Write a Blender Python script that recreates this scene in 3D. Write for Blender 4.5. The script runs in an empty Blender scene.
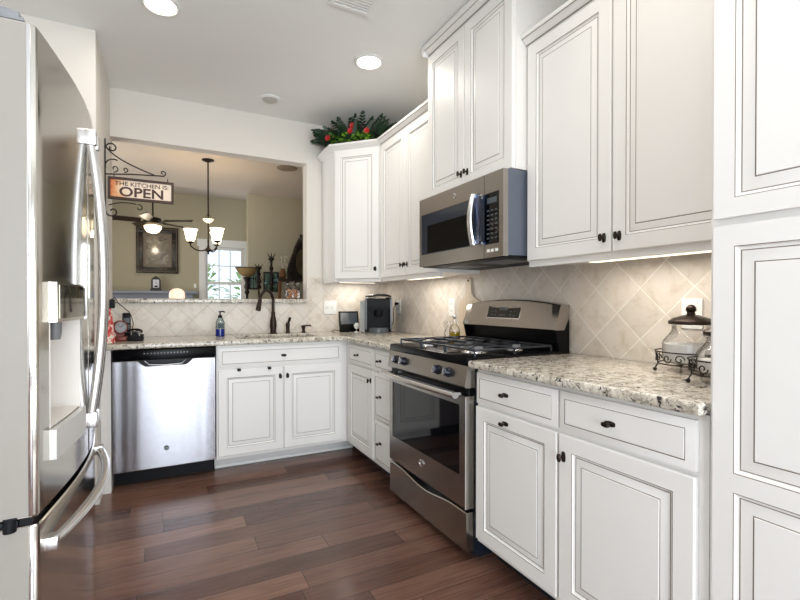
import bpy, bmesh, math, random
from mathutils import Vector, Matrix
random.seed(7)
PI = math.pi
S = bpy.context.scene
COL = S.collection

# ------------------------------------------------------------------ camera, world, exposure
cd = bpy.data.cameras.new('camera'); cam = bpy.data.objects.new('camera', cd); COL.objects.link(cam)
cam.location = (0, 0, 1.1698)
cam.rotation_euler = (PI/2 - .0066, 0, -.462)
cd.sensor_width = 36; cd.lens = 446.88/800*36
cd.shift_x = .01577; cd.shift_y = .00696
cd.clip_start = .02
S.camera = cam

w = bpy.data.worlds.new('world'); S.world = w; w.use_nodes = True
bg = w.node_tree.nodes['Background']
bg.inputs[0].default_value = (.80, .90, 1.0, 1); bg.inputs[1].default_value = 1.6
S.view_settings.view_transform = 'Standard'; S.view_settings.look = 'None'
S.view_settings.gamma = 1; S.view_settings.exposure = 0.05
S.view_settings.use_curve_mapping = False

def area(name, loc, rot, sx, sy, power, col=(1, 1, 1), shape='RECTANGLE', spread=None):
    l = bpy.data.lights.new(name, 'AREA'); l.shape = shape; l.size = sx; l.size_y = sy
    l.energy = power; l.color = col
    if spread: l.spread = spread
    o = bpy.data.objects.new(name, l); COL.objects.link(o); o.location = loc; o.rotation_euler = rot
    return o
def point(name, loc, power, col, r=.03):
    l = bpy.data.lights.new(name, 'POINT'); l.energy = power; l.color = col; l.shadow_soft_size = r
    o = bpy.data.objects.new(name, l); COL.objects.link(o); o.location = loc
    return o
# added daylight: made-up patio door behind the camera, unseen window on the left
area('added_daylight_rear', (.2, -2.50, 1.15), (PI/2+.30, 0, 0), 2.3, 2.0, 140, (.89, .952, 1.0))
area('unseen_daylight_left', (-1.72, -.9, 1.5), (PI/2, 0, -PI/2), 1.9, 1.4, 9, (.89, .95, 1.0))
# added daylight at a made-up dining patio door; daylight through the living room windows
area('added_daylight_dining', (-2.1, 5.4, 1.3), (PI/2, 0, -PI/2), 1.7, 2.0, 46, (1.0, .97, .92))
area('daylight_living', (1.0, 8.42, 1.6), (-PI/2, 0, 0), .6, 1.0, 10, (.95, .98, 1.0))

# ------------------------------------------------------------------ mesh helpers
class B:
    def __init__(s): s.bm = bmesh.new()
    def _mi(s, n0, mi):
        s.bm.faces.ensure_lookup_table()
        for f in s.bm.faces[n0:]: f.material_index = mi
    def box(s, x0, x1, y0, y1, z0, z1, mi=0, bev=0, seg=2):
        n0 = len(s.bm.faces)
        v = [s.bm.verts.new((x, y, z)) for x in (x0, x1) for y in (y0, y1) for z in (z0, z1)]
        fs = [s.bm.faces.new([v[i] for i in q]) for q in ((0,1,3,2),(4,6,7,5),(0,4,5,1),(2,3,7,6),(0,2,6,4),(1,5,7,3))]
        s._mi(n0, mi)
        if bev:
            es = list({e for f in fs for e in f.edges})
            r = bmesh.ops.bevel(s.bm, geom=es, offset=bev, segments=seg, affect='EDGES', profile=.5, material=mi)
        return s
    def ring(s, c, r, axis, seg, ph=0, ry=None):
        ax = Vector(axis).normalized()
        t = Vector((0, 0, 1)) if abs(ax.z) < .9 else Vector((1, 0, 0))
        u = ax.cross(t).normalized(); v = ax.cross(u)
        ry = r if ry is None else ry
        return [s.bm.verts.new(Vector(c) + u*math.cos(2*PI*i/seg+ph)*r + v*math.sin(2*PI*i/seg+ph)*ry) for i in range(seg)]
    def bridge(s, a, b):
        n = len(a)
        for i in range(n): s.bm.faces.new((a[i], a[(i+1) % n], b[(i+1) % n], b[i]))
    def cyl(s, p0, p1, r0, r1=None, seg=20, mi=0, caps=True):
        n0 = len(s.bm.faces); r1 = r0 if r1 is None else r1
        ax = Vector(p1)-Vector(p0)
        a = s.ring(p0, r0, ax, seg); b = s.ring(p1, r1, ax, seg); s.bridge(a, b)
        if caps: s.bm.faces.new(a[::-1]); s.bm.faces.new(b)
        s._mi(n0, mi); return s
    def lathe(s, c, prof, seg=28, mi=0, axis=(0, 0, 1), caps=True):
        n0 = len(s.bm.faces); ax = Vector(axis).normalized(); c = Vector(c)
        rings = [s.ring(c + ax*h, max(r, 1e-4), ax, seg) for r, h in prof]
        for a, b in zip(rings, rings[1:]): s.bridge(a, b)
        if caps: s.bm.faces.new(rings[0][::-1]); s.bm.faces.new(rings[-1])
        s._mi(n0, mi); return s
    def tube(s, pts, r, seg=8, mi=0, closed=False, flat=None):
        n0 = len(s.bm.faces); P = [Vector(p) for p in pts]; n = len(P); R = []
        prev = None
        for i in range(n):
            if closed: t = (P[(i+1) % n]-P[i-1])
            else: t = P[min(i+1, n-1)]-P[max(i-1, 0)]
            t.normalize()
            if prev is None:
                h = Vector((0, 0, 1)) if abs(t.z) < .9 else Vector((1, 0, 0))
                u = t.cross(h).normalized()
            else:
                u = prev - t*prev.dot(t)
                if u.length < 1e-6: u = t.cross(Vector((.3, .5, .8)))
                u.normalize()
            prev = u; v = t.cross(u)
            rr = r(i/(n-1)) if callable(r) else r
            ru, rv = (rr, rr) if flat is None else (rr*flat[0], rr*flat[1])
            R.append([s.bm.verts.new(P[i]+u*math.cos(2*PI*k/seg)*ru+v*math.sin(2*PI*k/seg)*rv) for k in range(seg)])
        for a, b in zip(R, R[1:]): s.bridge(a, b)
        if closed: s.bridge(R[-1], R[0])
        else: s.bm.faces.new(R[0][::-1]); s.bm.faces.new(R[-1])
        s._mi(n0, mi); return s
    def prism(s, poly, a, b, axis='z', mi=0):
        """extrude a 2D polygon; axis z: poly=(x,y); axis y: (x,z); axis x: (y,z)"""
        n0 = len(s.bm.faces)
        def P(p, h): return {'z': (p[0], p[1], h), 'y': (p[0], h, p[1]), 'x': (h, p[0], p[1])}[axis]
        A = [s.bm.verts.new(P(p, a)) for p in poly]; C = [s.bm.verts.new(P(p, b)) for p in poly]
        s.bridge(A, C); s.bm.faces.new(A[::-1]); s.bm.faces.new(C)
        s._mi(n0, mi); return s
    def ball(s, c, r, sc=(1, 1, 1), seg=16, mi=0):
        n0 = len(s.bm.faces)
        bmesh.ops.create_uvsphere(s.bm, u_segments=seg, v_segments=max(6, seg//2+2), radius=r,
                                  matrix=Matrix.Translation(c) @ Matrix.Diagonal((*sc, 1)))
        s._mi(n0, mi); return s
    def quad(s, pts, mi=0):
        n0 = len(s.bm.faces); s.bm.faces.new([s.bm.verts.new(p) for p in pts]); s._mi(n0, mi); return s
    def slab(s, xs, ys, keep, z0, z1, bev=0, mi=0):
        """plan made of grid cells, extruded, outer top edges rounded"""
        n0 = len(s.bm.faces)
        V = {}
        def g(i, j):
            if (i, j) not in V: V[i, j] = s.bm.verts.new((xs[i], ys[j], z1))
            return V[i, j]
        fs = []
        for i in range(len(xs)-1):
            for j in range(len(ys)-1):
                if keep(i, j): fs.append(s.bm.faces.new((g(i, j), g(i+1, j), g(i+1, j+1), g(i, j+1))))
        r = bmesh.ops.extrude_face_region(s.bm, geom=fs)
        nv = [x for x in r['geom'] if isinstance(x, bmesh.types.BMVert)]
        for v in nv: v.co.z = z0
        # extrude keeps the originals as the top cap
        es = [e for e in s.bm.edges if all(abs(v.co.z-z1) < 1e-6 for v in e.verts) and any(abs(f.normal.z) < .5 for f in (f.normal_update() or f for f in e.link_faces))]
        eb = [e for e in s.bm.edges if all(abs(v.co.z-z0) < 1e-6 for v in e.verts) and any(abs(f.normal.z) < .5 for f in e.link_faces)]
        if bev: bmesh.ops.bevel(s.bm, geom=es+eb, offset=bev, segments=3, affect='EDGES', profile=.5)
        s._mi(n0, mi); return s

def build(name, b, mats, parent=None, ang=35, flat=False):
    bm = b.bm
    bmesh.ops.remove_doubles(bm, verts=bm.verts, dist=1e-6) if False else None
    bmesh.ops.recalc_face_normals(bm, faces=bm.faces)
    lim = math.radians(ang)
    for f in bm.faces: f.smooth = not flat
    for e in bm.edges:
        if len(e.link_faces) == 2:
            e.smooth = e.calc_face_angle(0) < lim
    me = bpy.data.meshes.new(name)
    o = bpy.data.objects.new(name, me); COL.objects.link(o)
    if parent is not None:
        r = parent
        while r.parent: r = r.parent
        off = r.location.copy()
        bmesh.ops.translate(bm, verts=bm.verts, vec=-off)
        o.parent = parent
    bm.to_mesh(me); bm.free()
    for m in (mats if isinstance(mats, (list, tuple)) else [mats]): me.materials.append(m)
    return o
def tag(o, label, cat, group=None, kind=None):
    if label: o['label'] = label
    if cat: o['category'] = cat
    if group: o['group'] = group
    if kind: o['kind'] = kind
    return o
def thing(name, label, cat, loc=(0, 0, 0), group=None):
    o = bpy.data.objects.new(name, None); COL.objects.link(o); o.location = loc; o.empty_display_size = .1
    return tag(o, label, cat, group)
def struct(name, b, m, **k):
    o = build(name, b, m, **k); o['kind'] = 'structure'; return o
def copy_tree(o, loc, label, parent=None):
    c = o.copy(); COL.objects.link(c); c.parent = parent
    if parent is None:
        c.location = loc
        if label: c['label'] = label
    for ch in [x for x in S.objects if x.parent == o]: copy_tree(ch, None, None, c)
    return c
FONT_CACHE = {}
def text_mesh(txt, h, width=None, bold=.0):
    """2D text as a bmesh in the xy plane, lower left at origin, cap height about h"""
    cu = bpy.data.curves.new('t', 'FONT'); cu.body = txt; cu.size = 1; cu.extrude = 0; cu.resolution_u = 3; cu.offset = bold
    o = bpy.data.objects.new('t', cu); COL.objects.link(o)
    dg = bpy.context.evaluated_depsgraph_get(); dg.update()
    me = bpy.data.meshes.new_from_object(o.evaluated_get(dg))
    bm = bmesh.new(); bm.from_mesh(me)
    bpy.data.objects.remove(o); bpy.data.curves.remove(cu); bpy.data.meshes.remove(me)
    xs = [v.co.x for v in bm.verts]; ys = [v.co.y for v in bm.verts]
    x0, x1, y0, y1 = min(xs), max(xs), min(ys), max(ys)
    sy = h/(y1-y0); sx = (width/(x1-x0)) if width else sy
    for v in bm.verts: v.co = Vector(((v.co.x-x0)*sx, (v.co.y-y0)*sy, 0))
    return bm
def place_text(b, txt, org, ux, uz, h, width=None, thick=.0012, mi=0, bold=.0):
    """add text to builder b: org lower-left, ux reading direction, uz up; raised by thick along normal"""
    bm = text_mesh(txt, h, width, bold)
    ux = Vector(ux).normalized(); uz = Vector(uz).normalized(); n = ux.cross(uz)
    org = Vector(org)
    r = bmesh.ops.extrude_face_region(bm, geom=bm.faces[:])
    for v in [g for g in r['geom'] if isinstance(g, bmesh.types.BMVert)]: v.co.z = 1
    vm = {}
    n0 = len(b.bm.faces)
    for v in bm.verts: vm[v] = b.bm.verts.new(org + ux*v.co.x + uz*v.co.y + n*(thick*v.co.z))
    for f in bm.faces:
        try: b.bm.faces.new([vm[v] for v in f.verts])
        except ValueError: pass
    bm.free(); b._mi(n0, mi)
    return b

# ------------------------------------------------------------------ materials
def srgb(r, g, b):
    f = lambda c: (c/255/12.92) if c/255 <= .04045 else ((c/255+.055)/1.055)**2.4
    return (f(r), f(g), f(b), 1)
class N:
    def __init__(s, name):
        s.m = bpy.data.materials.new(name); s.m.use_nodes = True; s.t = s.m.node_tree
        s.p = s.t.nodes['Principled BSDF']
    def n(s, t, **k):
        x = s.t.nodes.new(t)
        for a, v in k.items(): setattr(x, a, v)
        return x
    def l(s, a, b): s.t.links.new(a, b)
    def pos(s, scale=(1, 1, 1), rot=(0, 0, 0), loc=(0, 0, 0), uv=False):
        if uv: src = s.n('ShaderNodeTexCoord').outputs['UV']
        else: src = s.n('ShaderNodeNewGeometry').outputs['Position']
        m = s.n('ShaderNodeMapping'); m.inputs['Scale'].default_value = scale; m.inputs['Rotation'].default_value = rot; m.inputs['Location'].default_value = loc
        s.l(src, m.inputs['Vector']); return m.outputs[0]
    def noise(s, vec, scale, detail=4, rough=.55, dist=0):
        x = s.n('ShaderNodeTexNoise'); x.inputs['Scale'].default_value = scale; x.inputs['Detail'].default_value = detail
        x.inputs['Roughness'].default_value = rough; x.inputs['Distortion'].default_value = dist
        s.l(vec, x.inputs['Vector']); return x.outputs['Fac']
    def ramp(s, fac, stops, interp='LINEAR'):
        x = s.n('ShaderNodeValToRGB'); x.color_ramp.interpolation = interp; e = x.color_ramp.elements
        while len(e) < len(stops): e.new(.5)
        for q, (p, c) in zip(e, stops): q.position = p; q.color = c
        s.l(fac, x.inputs[0]); return x.outputs[0]
    def mix(s, fac, a, b, mode='MIX'):
        x = s.n('ShaderNodeMix', data_type='RGBA', blend_type=mode)
        for i, v in ((0, fac), (6, a), (7, b)):
            if hasattr(v, 'is_linked'): s.l(v, x.inputs[i])
            else: x.inputs[i].default_value = v
        return x.outputs[2]
    def bump(s, h, strength=.2, dist=.01):
        x = s.n('ShaderNodeBump'); x.inputs['Strength'].default_value = strength; x.inputs['Distance'].default_value = dist
        s.l(h, x.inputs['Height']); s.l(x.outputs[0], s.p.inputs['Normal']); return x
    def set(s, **k):
        for a, v in k.items():
            i = s.p.inputs[a.replace('_', ' ')]
            if hasattr(v, 'is_linked'): s.l(v, i)
            else: i.default_value = v
        return s
def plain(name, col, rough=.5, metal=0, spec=.5, **k):
    q = N(name); c = srgb(*col)
    n = q.noise(q.pos(), 9, 3)
    c2 = tuple(x*.93 for x in c[:3])+(1,)
    q.set(Base_Color=q.mix(n, c, c2), Roughness=rough, Metallic=metal, **{'Specular_IOR_Level': spec}, **k)
    return q.m
def emit(name, col, strength):
    q = N(name); q.set(Base_Color=srgb(*col), Emission_Color=srgb(*col), Emission_Strength=strength); return q.m
def glassy(name, tint=(1, 1, 1), rough=.02, mixf=.12, alpha_col=None):
    q = N(name); t = q.t
    tr = q.n('ShaderNodeBsdfTransparent'); tr.inputs[0].default_value = (*tint, 1)
    gl = q.n('ShaderNodeBsdfGlossy'); gl.inputs['Roughness'].default_value = rough
    fr = q.n('ShaderNodeLayerWeight'); fr.inputs['Blend'].default_value = .25
    mm = q.n('ShaderNodeMath', operation='MULTIPLY_ADD'); mm.inputs[1].default_value = .75; mm.inputs[2].default_value = mixf*.4
    q.l(fr.outputs['Fresnel'], mm.inputs[0])
    mx = q.n('ShaderNodeMixShader'); q.l(mm.outputs[0], mx.inputs[0]); q.l(tr.outputs[0], mx.inputs[1]); q.l(gl.outputs[0], mx.inputs[2])
    q.l(mx.outputs[0], t.nodes['Material Output'].inputs[0]); return q.m

def m_painted(name, col, rough=.38):
    q = N(name); n = q.noise(q.pos(), 3, 3); c = srgb(*col)
    q.set(Base_Color=q.mix(n, c, tuple(x*.95 for x in c[:3])+(1,)), Roughness=rough)
    q.bump(q.noise(q.pos((1, 1, .2)), 120, 2), .02, .002); return q.m
def m_wall(name, col, rough=.75, b=.05):
    q = N(name); c = srgb(*col); n = q.noise(q.pos(), 1.3, 2)
    q.set(Base_Color=q.mix(n, c, tuple(x*.96 for x in c[:3])+(1,)), Roughness=rough)
    q.bump(q.noise(q.pos(), 160, 3), b, .004); return q.m

M = {}
M['cab'] = m_painted('cabinet_paint', (240, 238, 235))
M['glaze'] = plain('brown_glaze', (122, 110, 98), .5)
M['toe'] = m_painted('toe_kick_paint', (222, 220, 218))
M['toeshade'] = plain('toe_kick_shadow', (22, 26, 36), .5)  # shadow under the right-run cabinets put into the toe-kick colour
M['wall'] = m_wall('wall_paint', (228, 222, 214))
M['ceil'] = m_wall('ceiling_paint', (243, 243, 241), .9, .12)
M['dwall'] = m_wall('dining_wall_paint', (186, 178, 154))
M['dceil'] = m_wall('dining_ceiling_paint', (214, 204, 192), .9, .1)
M['trim'] = m_painted('white_trim', (240, 240, 238))
M['greytrim'] = m_painted('grey_mantel_paint', (150, 158, 172))
M['bronze'] = plain('oil_rubbed_bronze', (52, 42, 36), .36, .75)
M['iron'] = plain('dark_wrought_iron', (40, 33, 28), .5, .5)
M['black'] = plain('black_gloss', (11, 11, 14), .22, 0, .12)
M['blackmatte'] = plain('black_matte', (18, 19, 24), .5, 0, .2)
M['applianceblack'] = plain('appliance_black', (14, 14, 16), .42, 0, .15)
M['blackglass'] = plain('black_glass', (10, 11, 15), .04)
M['navy'] = plain('range_side_enamel', (26, 32, 44), .25)
M['grey'] = plain('grey_plastic', (128, 130, 134), .4)
M['white'] = plain('white_plastic', (240, 240, 236), .35)
M['chrome'] = plain('bright_chrome', (235, 236, 238), .12, 1)
M['glass'] = glassy('clear_glass')
M['pane'] = glassy('window_pane', (.96, .98, 1), .01, .1)
M['bluefilm'] = glassy('blue_protective_film', (.45, .62, .95), .1, .3)
M['brass'] = plain('antique_brass', (140, 110, 70), .4, .8)
M['darkwood'] = plain('dark_carved_wood', (44, 30, 22), .4)
M['midwood'] = plain('brown_wood', (120, 78, 42), .5)
M['red'] = plain('red_enamel', (150, 46, 30), .35)
M['redflower'] = plain('red_petals', (176, 22, 30), .55)
M['fern'] = plain('dark_green_leaves', (16, 48, 24), .5)
M['ivy'] = plain('bright_green_leaves', (104, 150, 44), .5)
M['purple'] = plain('plum_leaves', (58, 28, 44), .5)
M['wicker'] = plain('tan_base', (160, 130, 96), .7)
M['bluesoap'] = plain('blue_liquid_soap', (22, 38, 120), .15)
M['amber'] = plain('olive_oil', (176, 150, 30), .12)
M['candy'] = plain('orange_candies', (186, 136, 100), .5)
M['sugar'] = plain('white_sugar', (244, 242, 238), .8)
M['lampwhite'] = emit('lit_shade', (255, 240, 212), 2.6)
M['globe'] = emit('lit_globe', (255, 236, 200), 2.2)
M['can'] = emit('lit_can_lens', (255, 243, 222), 14)
M['ucl'] = emit('lit_strip_lens', (255, 240, 216), 1.6)
M['frost'] = plain('frosted_shade', (150, 126, 84), .35)
M['slate'] = plain('slate_screen', (86, 92, 98), .2)
M['leafout'] = plain('outdoor_leaves', (186, 206, 150), .7)
M['lawn'] = plain('outdoor_lawn', (140, 160, 110), .9)

# candle dome of pale salt crystal, lit
q = N('lit_salt_dome'); n = q.noise(q.pos(), 30, 4)
c = q.ramp(n, [(.3, srgb(250, 205, 170)), (.7, srgb(255, 246, 232))])
q.set(Base_Color=c, Emission_Color=c, Emission_Strength=.55, Roughness=.4); M['salt'] = q.m

# granite
q = N('speckled_granite'); P = q.pos()
n1 = q.noise(P, 48, 6, .7, .6); n2 = q.noise(P, 22, 5, .65, .4); n3 = q.noise(P, 110, 3, .6)
base = q.ramp(n2, [(.32, srgb(148, 138, 124)), (.46, srgb(204, 196, 182)), (.6, srgb(228, 222, 211)), (.75, srgb(184, 176, 164))])
dark = q.ramp(n1, [(.395, (1, 1, 1, 1)), (.455, (0, 0, 0, 1))])
c = q.mix(dark, base, srgb(50, 46, 45))
mid = q.ramp(n3, [(.38, (1, 1, 1, 1)), (.46, (0, 0, 0, 1))])
c = q.mix(q.mix(.6, (0, 0, 0, 1), mid), c, srgb(118, 110, 102))
q.set(Base_Color=c, Roughness=.16); M['granite'] = q.m

# diagonal tile, uv in metres; su, sv put a grout crossing where the photo shows one
def m_tile(name, u0, v0, tone=(214, 202, 186), grout=(232, 226, 216)):
    q = N(name)
    m0 = q.pos(uv=True, loc=(-u0, -v0, 0))
    m1 = q.n('ShaderNodeMapping'); m1.inputs['Rotation'].default_value = (0, 0, PI/4); q.l(m0, m1.inputs[0])
    br = q.n('ShaderNodeTexBrick', offset=0, offset_frequency=1, squash=1)
    br.inputs['Scale'].default_value = 1; br.inputs['Brick Width'].default_value = .1585; br.inputs['Row Height'].default_value = .1585
    br.inputs['Mortar Size'].default_value = .0032; br.inputs['Mortar Smooth'].default_value = .3; br.inputs['Bias'].default_value = 0
    t = tone
    br.inputs['Color1'].default_value = srgb(t[0]+6, t[1]+5, t[2]+4); br.inputs['Color2'].default_value = srgb(t[0]-8, t[1]-8, t[2]-9)
    br.inputs['Mortar'].default_value = srgb(*grout)
    q.l(m1.outputs[0], br.inputs['Vector'])
    n = q.noise(q.pos(), 14, 6, .65, .5)
    sh = q.ramp(n, [(.3, srgb(232, 226, 218)), (.5, srgb(252, 250, 248)), (.7, srgb(255, 255, 255))])
    q.set(Base_Color=q.mix(1.0, br.outputs['Color'], sh, 'MULTIPLY'), Roughness=.42)
    inv = q.n('ShaderNodeMath', operation='SUBTRACT'); inv.inputs[0].default_value = 1; q.l(br.outputs['Fac'], inv.inputs[1])
    q.bump(inv.outputs[0], .5, .005); return q.m
M['tileR'] = m_tile('diagonal_tile_right', 1.3665, 1.3465, (216, 209, 201), (236, 231, 222))
M['tileB'] = m_tile('diagonal_tile_back', .524, 1.142, (222, 216, 208), (206, 198, 187))

# hardwood: planks run along x
q = N('hand_scraped_hardwood'); P = q.pos()
br = q.n('ShaderNodeTexBrick', offset=0, offset_frequency=1, squash=1)
br.inputs['Scale'].default_value = 1; br.inputs['Brick Width'].default_value = 1.15; br.inputs['Row Height'].default_value = .127
br.inputs['Mortar Size'].default_value = .0013; br.inputs['Mortar Smooth'].default_value = .2
br.inputs['Color1'].default_value = (0, 0, 0, 1); br.inputs['Color2'].default_value = (1, 1, 1, 1); br.inputs['Mortar'].default_value = (.5, .5, .5, 1)
sp_ = q.n('ShaderNodeSeparateXYZ'); q.l(P, sp_.inputs[0])
dv_ = q.n('ShaderNodeMath', operation='DIVIDE'); dv_.inputs[1].default_value = .127; q.l(sp_.outputs[1], dv_.inputs[0])
fl_ = q.n('ShaderNodeMath', operation='FLOOR'); q.l(dv_.outputs[0], fl_.inputs[0])
wn_ = q.n('ShaderNodeTexWhiteNoise', noise_dimensions='1D'); q.l(fl_.outputs[0], wn_.inputs['W'])
ma_ = q.n('ShaderNodeMath', operation='MULTIPLY_ADD'); ma_.inputs[1].default_value = 3.7; q.l(wn_.outputs['Value'], ma_.inputs[0]); q.l(sp_.outputs[0], ma_.inputs[2])
cb_ = q.n('ShaderNodeCombineXYZ'); q.l(ma_.outputs[0], cb_.inputs[0]); q.l(sp_.outputs[1], cb_.inputs[1])
q.l(cb_.outputs[0], br.inputs['Vector'])
g = q.noise(q.pos((1.1, 26, 1)), 3.2, 7, .7, .35); g2 = q.noise(q.pos((.8, 4, 1)), 2.2, 3)
pl = q.ramp(br.outputs['Color'], [(0, srgb(104, 75, 65)), (.5, srgb(130, 98, 85)), (1, srgb(158, 123, 106))])
gr = q.ramp(g, [(.25, srgb(150, 130, 122)), (.5, srgb(224, 214, 208)), (.75, srgb(255, 252, 248))])
c = q.mix(.85, pl, gr, 'MULTIPLY')
c = q.mix(.5, c, q.ramp(g2, [(.3, srgb(170, 160, 160)), (.7, srgb(255, 255, 255))]), 'MULTIPLY')
c = q.mix(br.outputs['Fac'], c, srgb(36, 22, 18))
rr = q.n('ShaderNodeMapRange'); rr.inputs['To Min'].default_value = .14; rr.inputs['To Max'].default_value = .30; q.l(g, rr.inputs[0])
q.set(Base_Color=c, Roughness=rr.outputs[0], **{'Specular_IOR_Level': .6})
hs = q.n('ShaderNodeMath', operation='MULTIPLY_ADD'); hs.inputs[1].default_value = -2.0; q.l(br.outputs['Fac'], hs.inputs[0])
q.l(q.noise(q.pos((3, 14, 1)), 2.0, 4), hs.inputs[2])
q.bump(hs.outputs[0], .22, .006); M['floor'] = q.m

def m_steel(name, col, rough, streak=(40, 40, .6), wav=.0, wscale=(6, 6, .3), vary=.2):
    q = N(name); n = q.noise(q.pos(streak), 8, 3)
    c = srgb(*col)
    rr = q.n('ShaderNodeMapRange'); rr.inputs['To Min'].default_value = rough*(1-vary); rr.inputs['To Max'].default_value = rough*(1+vary); q.l(n, rr.inputs[0])
    q.set(Base_Color=q.mix(n, c, tuple(x*.96 for x in c[:3])+(1,)), Roughness=rr.outputs[0], Metallic=1.0)
    if wav: q.bump(q.noise(q.pos(wscale), 1.0, 2), wav, .05)
    return q.m
M['steel'] = m_steel('brushed_stainless', (174, 169, 163), .25, (2, 2, 30), vary=.03)
M['steelfridge'] = m_steel('fridge_stainless', (202, 198, 190), .13, (3, 120, 3))
M['steeldw'] = m_steel('dishwasher_stainless', (182, 182, 189), .25, (90, 90, 1.5), .22, (5, 5, .12))
M['fridgeside'] = m_painted('fridge_side_paint', (150, 145, 138), .5)
M['handle'] = plain('satin_handle', (222, 222, 224), .27, 1)
M['signface'] = None
q = N('distressed_sign_face'); P = q.pos()
gx = q.n('ShaderNodeTexCoord').outputs['UV']
n = q.noise(P, 18, 5, .7, .5)
vd = q.n('ShaderNodeVectorMath', operation='DISTANCE'); vd.inputs[1].default_value = (.64, .5, 0); q.l(gx, vd.inputs[0])
ad = q.n('ShaderNodeMath', operation='MULTIPLY_ADD'); ad.inputs[1].default_value = .35; q.l(n, ad.inputs[0]); q.l(vd.outputs['Value'], ad.inputs[2])
q.set(Base_Color=q.ramp(ad.outputs[0], [(.56, srgb(240, 220, 200)), (.68, srgb(236, 190, 146)), (.80, srgb(214, 116, 56)), (.95, srgb(120, 56, 34))]), Roughness=.6)
M['signface'] = q.m
q = N('floral_cloth'); n = q.noise(q.pos(), 38, 3, .6, .3)
q.set(Base_Color=q.ramp(n, [(.44, srgb(240, 228, 216)), (.5, srgb(232, 120, 110)), (.56, srgb(208, 60, 58))], 'LINEAR'), Roughness=.8); M['cloth'] = q.m
q = N('framed_print'); n = q.noise(q.pos((4, 1, 4)), 2.2, 5, .6, 1.2)
q.set(Base_Color=q.ramp(n, [(.3, srgb(96, 88, 76)), (.55, srgb(150, 142, 126)), (.75, srgb(182, 174, 156))]), Roughness=.12); M['print'] = q.m
q = N('carved_frame'); n = q.n('ShaderNodeTexVoronoi'); n.inputs['Scale'].default_value = 22; q.l(q.pos(), n.inputs['Vector'])
q.set(Base_Color=q.ramp(n.outputs['Distance'], [(.1, srgb(74, 58, 44)), (.5, srgb(28, 20, 17))]), Roughness=.4); M['carved'] = q.m
q = N('teal_mirror_glass'); q.set(Base_Color=srgb(150, 190, 190), Metallic=.9, Roughness=.12); M['teal'] = q.m
q = N('pale_beech_board'); n = q.noise(q.pos((30, 30, 2)), 2, 4)
q.set(Base_Color=q.ramp(n, [(.3, srgb(206, 188, 164)), (.7, srgb(222, 208, 188))]), Roughness=.5); M['beech'] = q.m

# ------------------------------------------------------------------ room shell
XW, YW, CE = 1.866, 3.824, 2.74         # right wall, back wall, kitchen ceiling
TW = .115                               # thickness of the half wall
XS, YS = -.354, 3.07                    # left stub wall: side face, end face
b = B(); b.box(-2.4, 4.0, -2.7, 9.0, -.06, 0); struct('floor', b, M['floor'])
b = B(); b.box(-1.9, XW+.12, -2.7, YW+TW, CE, CE+.1); struct('ceiling', b, M['ceil'])
b = B(); b.box(XW, XW+.12, -2.7, YW, 0, CE); struct('wall_right', b, M['wall'])
b = B()
OX1, OZ1, OZ0 = 1.115, 2.386, 1.166
b.box(XS, XW+.12, YW, YW+TW, 0, OZ0); b.box(XS, XW+.12, YW, YW+TW, OZ1, CE); b.box(OX1, XW+.12, YW, YW+TW, OZ0, OZ1)
struct('wall_back', b, M['wall'])
b = B(); b.box(-1.9, XS, YS, YW+TW, 0, CE); struct('wall_left_stub', b, M['wall'])
b = B()
for a in ((-1.9, -1.78, -2.7, -1.85, 0, CE), (-1.9, -1.78, .05, YS, 0, CE), (-1.9, -1.78, -1.85, .05, 0, .8), (-1.9, -1.78, -1.85, .05, 2.2, CE)): b.box(*a)
struct('wall_left', b, M['wall'])
b = B()
for a in ((-1.9, -.95, -2.7, -2.58, 0, CE), (1.35, XW+.12, -2.7, -2.58, 0, CE), (-.95, 1.35, -2.7, -2.58, 2.4, CE)): b.box(*a)
struct('wall_rear', b, M['wall'])
# dining and living rooms beyond the pass-through
YD = 6.67
b = B(); b.prism([(-2.4, YW+TW), (4.0, YW+TW), (4.0, YD+.0), (-2.4, YD)], CE, CE+.1); b.box(-2.4, 4.0, YD-.02, YD+.1, CE+.1, 3.05)
struct('ceiling_dining', b, M['dceil'])
b = B(); b.box(-2.4, 4.0, YD+.1, 9.0, 3.04, 3.12); struct('ceiling_living', b, M['dceil'])
b = B()
b.box(-2.4, -2.28, 3.99, 4.4, 0, 3.05); b.box(-2.4, -2.28, 6.4, 9.0, 0, 3.05); b.box(-2.4, -2.28, 4.4, 6.4, 2.35, 3.05)
struct('wall_dining_left', b, M['dwall'])
b = B(); b.box(1.075, 4.0, YD, YD+.12, 0, CE); struct('wall_dining_far', b, M['dwall'])
b = B(); b.box(3.9, 4.02, 3.99, YD, 0, 2.8); struct('wall_dining_right', b, M['dwall'])
b = B(); b.box(XS-1.6, XS, YW+TW, YW+TW+.01, 0, CE); b.box(OX1, 4.0, YW+TW, YW+TW+.01, 0, CE); struct('wall_dining_near', b, M['dwall'])
WX0, WX1, WZ0, WZ1 = .64, 1.30, .75, 2.16
YL = 8.5
b = B()
for a in ((-2.4, WX0, YL, YL+.14, 0, 3.05), (WX1, 4.0, YL, YL+.14, 0, 3.05), (WX0, WX1, YL, YL+.14, 0, WZ0), (WX0, WX1, YL, YL+.14, WZ1, 3.05)): b.box(*a)
struct('wall_living_far', b, M['dwall'])
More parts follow.
